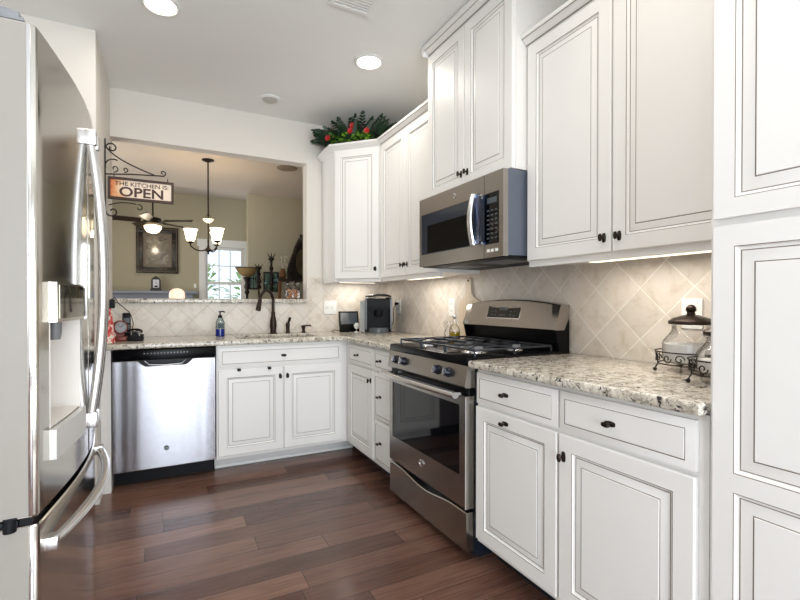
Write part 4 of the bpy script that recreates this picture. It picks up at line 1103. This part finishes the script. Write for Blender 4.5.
b = B(); b.box(-.262, -.212, 3.555, 3.578, ZC+.018, ZC+.185, bev=.006); build('handset', b, M['blackmatte'], t)
b = B(); b.box(-.255, -.219, 3.552, 3.556, ZC+.115, ZC+.150); build('screen', b, M['slate'], t)
b = B()
for i in range(3):
    for j in range(4): b.box(-.254+.013*i, -.245+.013*i, 3.552, 3.556, ZC+.05+.014*j, ZC+.059+.014*j)
build('keypad', b, M['grey'], t)
b = B(); b.box(-.272, -.202, 3.54, 3.61, ZC+.001, ZC+.024, bev=.005); build('charging_base', b, M['blackmatte'], t)
t = thing('cable_charger', 'small black charging dock with tangled cable at the left end of the counter', 'charger', (-.17, 3.45, ZC))
b = B(); b.box(-.225, -.135, 3.40, 3.47, ZC+.001, ZC+.022, bev=.006); b.prism([(-.21, ZC+.022), (-.15, ZC+.022), (-.165, ZC+.055), (-.195, ZC+.055)], 3.42, 3.45, 'y'); b.box(-.150, -.128, 3.41, 3.44, ZC+.001, ZC+.045, bev=.003); build('dock', b, M['blackmatte'], t)
b = B()
for k in range(3):
    b.tube([(-.18+.045*math.cos(2*PI*i/14+k), 3.435+.02*math.sin(2*PI*i/14), ZC+.06+.006*k+.008*math.sin(4*PI*i/14+k)) for i in range(15)], .003, 6)
build('cable_coil', b, M['blackmatte'], t)
t = thing('wall_charger', 'black plug-in adapter on the stub wall with a cord drooping to the counter', 'charger', (-.334, 3.20, 1.165))
b = B(); b.box(XS+.001, XS+.080, 3.17, 3.225, 1.135, 1.19, bev=.006); build('adapter', b, M['blackmatte'], t)
b = B(); b.tube([(XS+.06, 3.20, 1.188), (XS+.075, 3.24, 1.20), (XS+.09, 3.32, 1.165), (XS+.14, 3.40, 1.11), (XS+.155, 3.41, 1.08), (XS+.165, 3.43, 1.03), (XS+.158, 3.43, .99), (XS+.16, 3.43, .975)], .0026, 6); build('cord', b, M['blackmatte'], t)
t = thing('floral_bag', 'red and white floral cloth bag at the left end of the counter', 'bag', (-.325, 3.25, ZC))
b = B(); rows = []
for j in range(13):
    s = j/12; z = ZC+.004+.235*s; w_ = .030*(1-.72*s**1.3)+.004; d_ = .045*(1-.6*s)+.004
    rows.append([b.bm.verts.new((-.316+w_*(1+.10*math.sin(5*a+4*s))*math.cos(a), 3.27+d_*(1+.08*math.sin(3*a))*math.sin(a), z)) for a in [2*PI*k/24 for k in range(24)]])
for r0, r1 in zip(rows, rows[1:]): b.bridge(r0, r1)
b.bm.faces.new(rows[0][::-1]); b.bm.faces.new(rows[-1]); build('bag_body', b, M['cloth'], t)
# things on the ledge
t = thing('salt_candle', 'small glowing pink-white crystal dome on the ledge left of centre', 'candle holder', (.085, 3.98, 1.201))
b = B(); dx_, dy_ = .088, 3.98
b.lathe((dx_, dy_, 1.202), [(.056, 0), (.060, .01), (.060, .04), (.052, .062), (.030, .078), (.001, .084)], 14); build('dome', b, M['salt'], t, ang=10)
t = thing('candy_jar', 'round glass jar of orange candies on the right end of the ledge', 'jar', (1.02, 3.97, 1.201))
jx, jy = 1.025, 3.97
b = B(); b.lathe((jx, jy, 1.202), [(.055, 0), (.064, .006), (.066, .02), (.066, .085), (.055, .105), (.048, .112), (.052, .125)], 28); build('glass_jar', b, M['glass'], t)
b = B()
for i in range(60):
    a = random.random()*2*PI; rr = .052*math.sqrt(random.random()); b.ball((jx+rr*math.cos(a), jy+rr*math.sin(a), 1.214+.07*random.random()), .010, seg=6)
cn = build('candies', b, M['candy'], t); cn['kind'] = 'stuff'
b = B(); b.lathe((jx, jy, 1.328), [(.056, 0), (.058, .01), (.05, .018), (.014, .022), (.012, .03), (.001, .034)], 28); build('lid', b, M['glass'], t)
b = B(); b.tube([(jx-.064, jy, 1.29), (jx-.092, jy, 1.285), (jx-.096, jy, 1.25), (jx-.066, jy, 1.235)], .006, 8); build('handle', b, M['glass'], t)

# ------------------------------------------------------------------ garland on the corner cabinet
gz = ZL+.056
t = thing('floral_garland', 'artificial garland of dark ferns, ivy and red flowers on top of the corner wall cabinet', 'garland', (1.45, 3.45, gz))
def leaf(b, base, d, L, wd, droop=.3, mi=0, nv=(0, 0, 1)):
    base = Vector(base); d = Vector(d).normalized(); sdv = d.cross(Vector(nv))
    if sdv.length < .05: sdv = Vector((1, -.3, 0))
    sdv.normalize(); n = 6; L_ = []; R_ = []; C_ = []
    for i in range(n+1):
        s = i/n; p = base+d*L*s+Vector((0, 0, -droop*L*s*s)); w_ = wd*math.sin(PI*min(1, s*.92+.06))**.8
        L_.append(b.bm.verts.new(p+sdv*w_+Vector((0, 0, w_*.35)))); C_.append(b.bm.verts.new(p)); R_.append(b.bm.verts.new(p-sdv*w_+Vector((0, 0, w_*.35))))
    for i in range(n):
        b.bm.faces.new((L_[i], C_[i], C_[i+1], L_[i+1])); b.bm.faces.new((C_[i], R_[i], R_[i+1], C_[i+1]))
def frond(base, d, L, mat, nl=9, wd=.014, ll=.075):
    b = B(); base = Vector(base); d = Vector(d).normalized(); pts = []
    for i in range(nl+1):
        s = i/nl; pts.append(base+d*L*s+Vector((0, 0, -.08*L*s*s)))
    b.tube(pts, lambda s: .0032*(1-.7*s), 5)
    sd = d.cross(gn+Vector((0, 0, .25))).normalized(); fl = gn+Vector((random.uniform(-.5, .5), random.uniform(-.5, .5), .5))
    for i in range(1, nl+1):
        s = i/nl; l_ = ll*(1.15-.75*s)
        for sg in (1, -1): leaf(b, pts[i], d*.75+sd*sg*.9, l_, wd*(1.15-.4*s), .15, nv=fl)
    leaf(b, pts[-1], d, ll*.6, wd, .1, nv=fl)
    build('fern_frond', b, mat, t)
gd = Vector((.7, -.7, 0)); gn = Vector((-.7, -.7, 0))
c0 = Vector((1.42, 3.44, gz))
def gp(a, o, z): return c0+gd*a+gn*o+Vector((0, 0, z))
# fan of fronds, mostly upright in the middle, splayed at the ends
fr = []
for k in range(15):
    u_ = -1+2*k/14
    fr.append((u_*.20, -.02+.03*(k % 2), gd*u_*1.15+gn*.15*(k % 3-1)+Vector((0, 0, 1.02-.75*abs(u_)**1.6)), .265-.045*abs(u_)-.03*(k % 2)))
for k in range(6):
    u_ = -1+2*k/5
    fr.append((u_*.19, .055, gd*u_*.9+gn*.5+Vector((0, 0, .75-.3*abs(u_))), .15))
for a, o, dv, L in fr:
    frond(gp(a, o, .018+.055*min(1, abs(a)/.2)**2), dv, L, M['fern'])
frond(gp(.0, .02, .02), gd*.05+Vector((0, 0, 1)), .15, M['purple'], 6, .014, .05); frond(gp(.04, .03, .02), gd*.2+Vector((0, 0, 1)), .14, M['purple'], 6, .014, .05)
for (ca, n_) in ((-.12, 34), (.05, 30), (.12, 24)):
    b = B()
    for i in range(n_):
        a = ca+random.uniform(-.07, .07); o = random.uniform(.04, .10); z = random.uniform(.02, .085)
        leaf(b, gp(a, o, z), gn+gd*random.uniform(-1, 1)+Vector((0, 0, random.uniform(-.1, .6))), random.uniform(.035, .055), random.uniform(.014, .022), .4, nv=gn+Vector((0, 0, .6)))
    build('ivy_leaves', b, M['ivy'], t)
for a, z in ((-.20, .055), (.02, .13), (.145, .075), (.0, .09)):
    b = B(); c = gp(a, .115, z)
    for k in range(7):
        an = 2*PI*k/7; leaf(b, c, gd*math.cos(an)+Vector((0, 0, math.sin(an)))+gn*.4, .026, .012, .1, nv=gn)
    b.ball(c+gn*.006, .008, seg=8); build('red_flower', b, M['redflower'], t)
b = B()
b.tube([gp(a_, .01, .008) for a_ in (-.24, -.12, 0, .12, .2)], .006, 6); build('vine_stem', b, M['fern'], t)

# ------------------------------------------------------------------ dining and living rooms
# chandelier
cx_, cy_ = .43, 5.29
t = thing('chandelier', 'bronze chandelier with lit bell shades hanging in the dining room', 'chandelier', (cx_, cy_, CE))
b = B(); b.lathe((cx_, cy_, CE-.001), [(.065, 0), (.065, -.008), (.03, -.02), (.008, -.03)], 24); build('canopy', b, M['bronze'], t)
b = B(); b.cyl((cx_, cy_, CE-.03), (cx_, cy_, 1.86), .008, seg=10)
b.lathe((cx_, cy_, 1.70), [(.004, 0), (.012, .012), (.008, .025), (.034, .04), (.036, .055), (.015, .075), (.010, .11), (.012, .15), (.008, .18)], 20); build('stem', b, M['bronze'], t)
b = B(); b.tube([(cx_+.022*math.cos(2*PI*i/16), cy_, 2.115+.022*math.sin(2*PI*i/16)) for i in range(16)], .003, 6, closed=True); build('loop', b, M['bronze'], t)
b = B(); b.lathe((cx_, cy_, 2.045), [(.012, 0), (.03, .012), (.055, .036), (.058, .042), (.03, .05), (.012, .055)], 20); build('glass_cup', b, plain('alabaster_cup', (230, 222, 208), .3), t)
for k in range(3):
    an = math.radians(175.4+120*k)
    ux, uy = math.cos(an), math.sin(an); R_ = .178
    b = B(); b.tube([(cx_+ux*s*R_, cy_+uy*s*R_, 1.765-.045*math.sin(PI*s*.9)+.0*s+.035*s) for s in [i/12 for i in range(13)]]+[(cx_+ux*R_, cy_+uy*R_, 1.815)], .007, 8)
    arm = build('arm', b, M['bronze'], t)
    ex, ey = cx_+ux*R_, cy_+uy*R_
    b = B(); b.lathe((ex, ey, 1.812), [(.012, 0), (.034, .012), (.036, .022), (.022, .03)], 20); build('socket', b, M['bronze'], arm)
    b = B(); b.lathe((ex, ey, 1.842), [(.036, 0), (.048, .02), (.055, .06), (.059, .09), (.068, .115), (.076, .126)], 24, caps=False); build('lamp_shade', b, M['lampwhite'], arm)
    point('chandelier_bulb', (ex, ey, 1.955), 2.2, (1, .84, .62), .03)
# ceiling fan in the living room
fx, fy = -.157, 7.55
t = thing('ceiling_fan', 'dark-bladed ceiling fan with a lit bowl in the living room beyond', 'ceiling fan', (fx, fy, 3.04))
b = B(); b.cyl((fx, fy, 3.04), (fx, fy, 2.44), .012, seg=10); b.lathe((fx, fy, 3.039), [(.07, 0), (.06, -.04), (.015, -.06)], 20); build('down_rod', b, M['bronze'], t)
b = B(); b.lathe((fx, fy, 2.33), [(.05, 0), (.11, .02), (.125, .06), (.11, .10), (.03, .125)], 28); build('motor_housing', b, M['bronze'], t)
b = B(); b.lathe((fx, fy, 2.315), [(.12, 0), (.115, -.04), (.085, -.085), (.04, -.105), (.001, -.11)], 28); b.lathe((fx, fy, 2.315), [(.06, 0), (.06, .016)], 20); build('light_bowl', b, M['globe'], t)
point('fan_bulb', (fx, fy, 2.14), 4, (1, .87, .68), .05)
for k in range(5):
    an = math.radians(-28+72*k); ux, uy = math.cos(an), math.sin(an)
    b = B()
    v = []
    for (r_, w_) in ((.16, .03), (.24, .055), (.5, .065), (.58, .055), (.60, .03)):
        for sg in (1, -1):
            for dz in (0, .007): v.append(b.bm.verts.new((fx+ux*r_-uy*w_*sg, fy+uy*r_+ux*w_*sg, 2.385+sg*.022+dz)))
    for i in range(4):
        a_, c_ = v[i*4:i*4+4], v[i*4+4:i*4+8]
        for (p, q_) in ((0, 1), (1, 3), (3, 2), (2, 0)): b.bm.faces.new((a_[p], a_[q_], c_[q_], c_[p]))
    b.bm.faces.new((v[0], v[2], v[3], v[1])); b.bm.faces.new((v[16], v[17], v[19], v[18]))
    build('blade', b, M['darkwood'], t)
# framed picture over mantel
t = thing('framed_picture', 'large dark carved frame with a grey print above the mantel', 'picture', (-.11, YL, 1.64))
px0, px1, pz0, pz1 = -.424, .207, 1.665, 2.44
b = B()
for a in ((px0, px1, pz0, pz0+.10), (px0, px1, pz1-.10, pz1), (px0, px0+.10, pz0+.10, pz1-.10), (px1-.10, px1, pz0+.10, pz1-.10)): b.box(a[0], a[1], YL-.05, YL-.002, a[2], a[3], bev=.006)
build('frame', b, M['carved'], t)
b = B(); b.box(px0+.02, px1-.02, YL-.058, YL-.05, pz0+.02, pz0+.035); b.box(px0+.02, px1-.02, YL-.058, YL-.05, pz1-.035, pz1-.02); b.box(px0+.02, px0+.035, YL-.058, YL-.05, pz0+.035, pz1-.035); b.box(px1-.035, px1-.02, YL-.058, YL-.05, pz0+.035, pz1-.035); build('frame_bead', b, plain('dull_bead', (92, 82, 66), .5, .3), t)
b = B(); b.box(px0+.10, px1-.10, YL-.025, YL-.002, pz0+.10, pz1-.10); build('mat_board', b, plain('grey_brown_mat', (128, 116, 100), .6), t)
b = B(); b.box(px0+.15, px1-.15, YL-.028, YL-.0255, pz0+.16, pz1-.15); build('print', b, M['print'], t)
# mantel
t = thing('fireplace_mantel', 'blue-grey painted fireplace mantel under the framed picture', 'mantel', (-.2, 8.35, 0))
b = B(); b.box(-1.2, .50, 8.24, YL-.001, 1.318, 1.365, bev=.006); build('shelf', b, M['greytrim'], t)
b = B(); b.box(-1.12, .43, 8.34, YL-.001, 1.05, 1.316); build('frieze', b, M['greytrim'], t)
for x in (-1.12, .23):
    b = B(); b.box(x, x+.2, 8.32, YL-.001, 0, 1.05); build('pilaster', b, M['greytrim'], t)
b = B(); b.box(-.92, .23, 8.36, YL-.001, .0, 1.05); build('surround', b, plain('dark_slate_surround', (70, 70, 74), .3), t)
b = B(); b.box(-.70, .02, 8.35, 8.36, .02, .80); build('firebox', b, M['blackmatte'], t)
t = thing('mantel_clock', 'small dark arched clock with white dial standing on the mantel', 'clock', (-.13, 8.34, 1.365))
b = B(); b.prism([(-.215, 1.366), (-.045, 1.366), (-.045, 1.39), (-.06, 1.40), (-.06, 1.54), (-.075, 1.575), (-.105, 1.595), (-.13, 1.615), (-.155, 1.595), (-.185, 1.575), (-.2, 1.54), (-.2, 1.40), (-.215, 1.39)], 8.30, 8.38, 'y'); build('case', b, M['darkwood'], t)
b = B(); b.box(-.175, -.085, 8.296, 8.30, 1.415, 1.55); build('dial', b, plain('dial_pale', (226, 228, 236), .4), t)
b = B(); b.tube([(-.13, 8.294, 1.49), (-.13, 8.294, 1.53)], .003, 6); b.tube([(-.13, 8.294, 1.49), (-.105, 8.294, 1.475)], .003, 6); b.box(-.155, -.105, 8.2945, 8.296, 1.425, 1.45); build('hands', b, M['blackmatte'], t)
# thermostat-like switch near window
b = B(); b.box(.455, .495, YL-.012, YL-.001, 1.42, 1.50, bev=.003); tag(build('light_switch', b, M['white']), 'tiny white switch plate on the living room wall left of the window', 'switch')
# floor lamp
lx, ly = .985, 6.2
t = thing('floor_lamp', 'dark torchiere floor lamp with an amber bowl in front of the window', 'floor lamp', (lx, ly, 0))
b = B(); b.lathe((lx, ly, 0), [(.14, 0), (.14, .02), (.05, .05), (.02, .07)], 28); build('base', b, M['iron'], t)
b = B(); b.lathe((lx, ly, .07), [(.016, 0), (.016, .9), (.022, .95), (.016, 1.0), (.016, 1.20), (.034, 1.24), (.022, 1.27), (.036, 1.31), (.024, 1.36), (.032, 1.40), (.05, 1.44)], 16); build('pole', b, M['iron'], t)
b = B(); b.lathe((lx, ly, 1.515), [(.02, 0), (.065, .012), (.11, .05), (.142, .105), (.147, .118), (.138, .118)], 32, caps=False); build('lamp_shade', b, M['frost'], t)
b = B(); b.lathe((lx, ly, 1.624), [(.138, 0), (.150, .002), (.150, .014), (.138, .014)], 32); build('shade_rim', b, M['iron'], t)
# wall mirrors
def wall_mirror(x0, x1, z0, z1, y, label):
    t = thing('wall_mirror', label, 'mirror', ((x0+x1)/2, y, z0)); f = .018
    b = B()
    for a in ((x0, x1, z0, z0+f), (x0, x1, z1-f, z1), (x0, x0+f, z0+f, z1-f), (x1-f, x1, z0+f, z1-f)): b.box(a[0], a[1], y-.03, y-.001, a[2], a[3])
    build('frame', b, M['iron'], t)
    b = B(); b.box(x0+f, x1-f, y-.012, y-.001, z0+f, z1-f); build('mirror_glass', b, M['teal'], t)
    b = B(); xm = (x0+x1)/2; zm = (z0+z1)/2; b.box(xm-.005, xm+.005, y-.02, y-.012, z0+f, z1-f); b.box(x0+f, x1-f, y-.02, y-.012, zm-.005, zm+.005); build('muntin', b, M['iron'], t)
wall_mirror(1.085, 1.215, 1.36, 1.68, YD, 'narrow iron-framed mirror on the far dining wall, just right of the floor lamp')
wall_mirror(1.29, 1.51, 1.33, 1.62, YD, 'wider iron-framed mirror on the far dining wall, behind the iron sconces')
def sconce(x, z0, z1, y, label):
    t = thing('candle_holder', label, 'candle holder', (x, y, 1.19), 'iron candle holders on the buffet')
    b = B(); b.lathe((x, y, 1.1905), [(.04, 0), (.04, .012), (.010, .03), (.008, (z0-1.19)*.5), (.014, (z0-1.19)*.6), (.008, z0-1.19)], 14); build('base', b, M['iron'], t)
    b = B(); b.lathe((x, y, z0), [(.026, 0), (.034, .02), (.018, .06), (.032, .10), (.016, (z1-z0)*.5), (.030, (z1-z0)*.58), (.014, (z1-z0)*.66), (.018, (z1-z0)*.78), (.042, (z1-z0)*.82), (.042, (z1-z0)*.85), (.010, (z1-z0)*.87), (.003, z1-z0)], 14); build('stem', b, M['iron'], t)
    b = B()
    for sg in (1, -1): b.tube([(x, y, z0+.10), (x+sg*.035, y, z0+.08), (x+sg*.05, y, z0+.13), (x+sg*.03, y, z0+.17)], .005, 6)
    build('scroll', b, M['iron'], t)
    b = B()
    for sg in (-1, 0, 1): leaf_blade = b.tube([(x, y, z0+(z1-z0)*.84), (x+sg*.04, y, z0+(z1-z0)*.92), (x+sg*.055, y-.01, z1)], lambda q_: .012*(1-.85*q_), 6)
    build('leaf_finial', b, M['iron'], t)
sconce(1.15, 1.36, 1.70, 6.25, 'shorter of two black iron candle stands on the buffet')
sconce(1.32, 1.34, 1.86, 6.25, 'taller of two black iron candle stands on the buffet')
# buffet with shelf, carved mirror
t = thing('buffet_rack', 'dark wooden buffet with iron scroll supports against the far dining wall', 'buffet', (1.7, 6.35, 0))
b = B(); b.box(1.05, 2.4, 6.10, 6.55, 1.15, 1.19); build('lower_top', b, M['darkwood'], t)
b = B(); b.box(1.40, 2.4, 6.16, 6.52, 1.47, 1.505); build('upper_shelf', b, M['darkwood'], t)
for x in (1.08, 2.32):
    for y in (6.13, 6.48):
        b = B(); b.box(x, x+.05, y, y+.05, 0, 1.15); build('leg', b, M['darkwood'], t)
for x in (1.405, 2.3):
    b = B(); b.box(x, x+.035, 6.18, 6.22, 1.19, 1.47); build('post', b, M['midwood'], t)
b = B()
for x in (1.55, 1.66, 1.80):
    b.tube([(x+.04*math.sin(4*PI*i/24), 6.2, 1.195+.27*i/24) for i in range(25)], .010, 6)
    b.tube([(x+.03*math.cos(2*PI*i/14), 6.2, 1.33+.05*math.sin(2*PI*i/14)) for i in range(15)], .007, 6)
build('iron_scroll', b, M['iron'], t)
t = thing('carved_mirror', 'ornate dark carved arched mirror standing on the buffet at the right edge of the opening', 'mirror', (1.79, 6.40, 1.507))
out = []
pf = [(1.59, 1.507), (1.58, 1.60), (1.60, 1.72), (1.63, 1.80), (1.67, 1.90), (1.69, 1.98), (1.72, 2.04), (1.75, 2.10), (1.78, 2.135), (1.80, 2.14)]
rt = [(3.6-x, z) for x, z in pf[::-1]][1:]
b = B(); b.prism(pf+rt, 6.40, 6.45, 'y'); build('frame', b, M['carved'], t)
b = B()
for k in range(20):
    for sg in (1, -1):
        i = min(int(k/20*9), 8); f_ = k/20*9-i; x = pf[i][0]+(pf[i+1][0]-pf[i][0])*f_+.03; z = pf[i][1]+(pf[i+1][1]-pf[i][1])*f_
        b.ball((1.8+sg*(1.8-x), 6.395, max(z, 1.536)), .022, (1, .7, 1.2), 8)
b.ball((1.8, 6.39, 2.10), .04, (1, .7, 1.2), 10); build('carving', b, M['darkwood'], t)
b = B(); b.prism([(1.8+.10*math.cos(2*PI*k/28), 1.76+.19*math.sin(2*PI*k/28)) for k in range(28)], 6.392, 6.40, 'y'); build('mirror_glass', b, plain('dim_mirror', (120, 112, 100), .1, .8), t)
t = thing('flower_vase', 'small vase of white and brown dried flowers on the buffet shelf', 'vase', (1.49, 6.3, 1.505))
b = B(); b.lathe((1.49, 6.3, 1.506), [(.03, 0), (.05, .03), (.045, .08), (.025, .12), (.032, .14)], 20); build('vase', b, M['midwood'], t)
b = B()
for k in range(14):
    a = random.uniform(0, 2*PI); e_ = (1.49+.09*math.cos(a)*random.random(), 6.3+.06*math.sin(a), 1.68+.14*random.random()); b.tube([(1.49, 6.3, 1.63), e_], .0025, 5)
    b.ball(e_, .016, seg=6)
build('dried_flowers', b, plain('dried_cream_flowers', (214, 206, 192), .8), t)
# outdoor shrubs and railing through the window
def shrub(x, y, z, r, label):
    b = B()
    for i in range(120):
        v = Vector((random.gauss(0, 1), random.gauss(0, 1), random.gauss(0, 1))).normalized()*r*random.uniform(.55, 1)
        leaf(b, (x+v.x, y+v.y, z+v.z*1.2), v+Vector((0, 0, .3)), r*.38, r*.11, .3)
    b.cyl((x, y, -.1), (x, y, z), .03, seg=8)
    tag(build('garden_shrub', b, M['leafout']), label, 'shrub')
shrub(.80, 12.2, 1.62, .50, 'bright green shrub outside the living room window, on the left')
shrub(2.05, 12.8, 1.45, .55, 'bright green shrub outside the living room window, on the right')
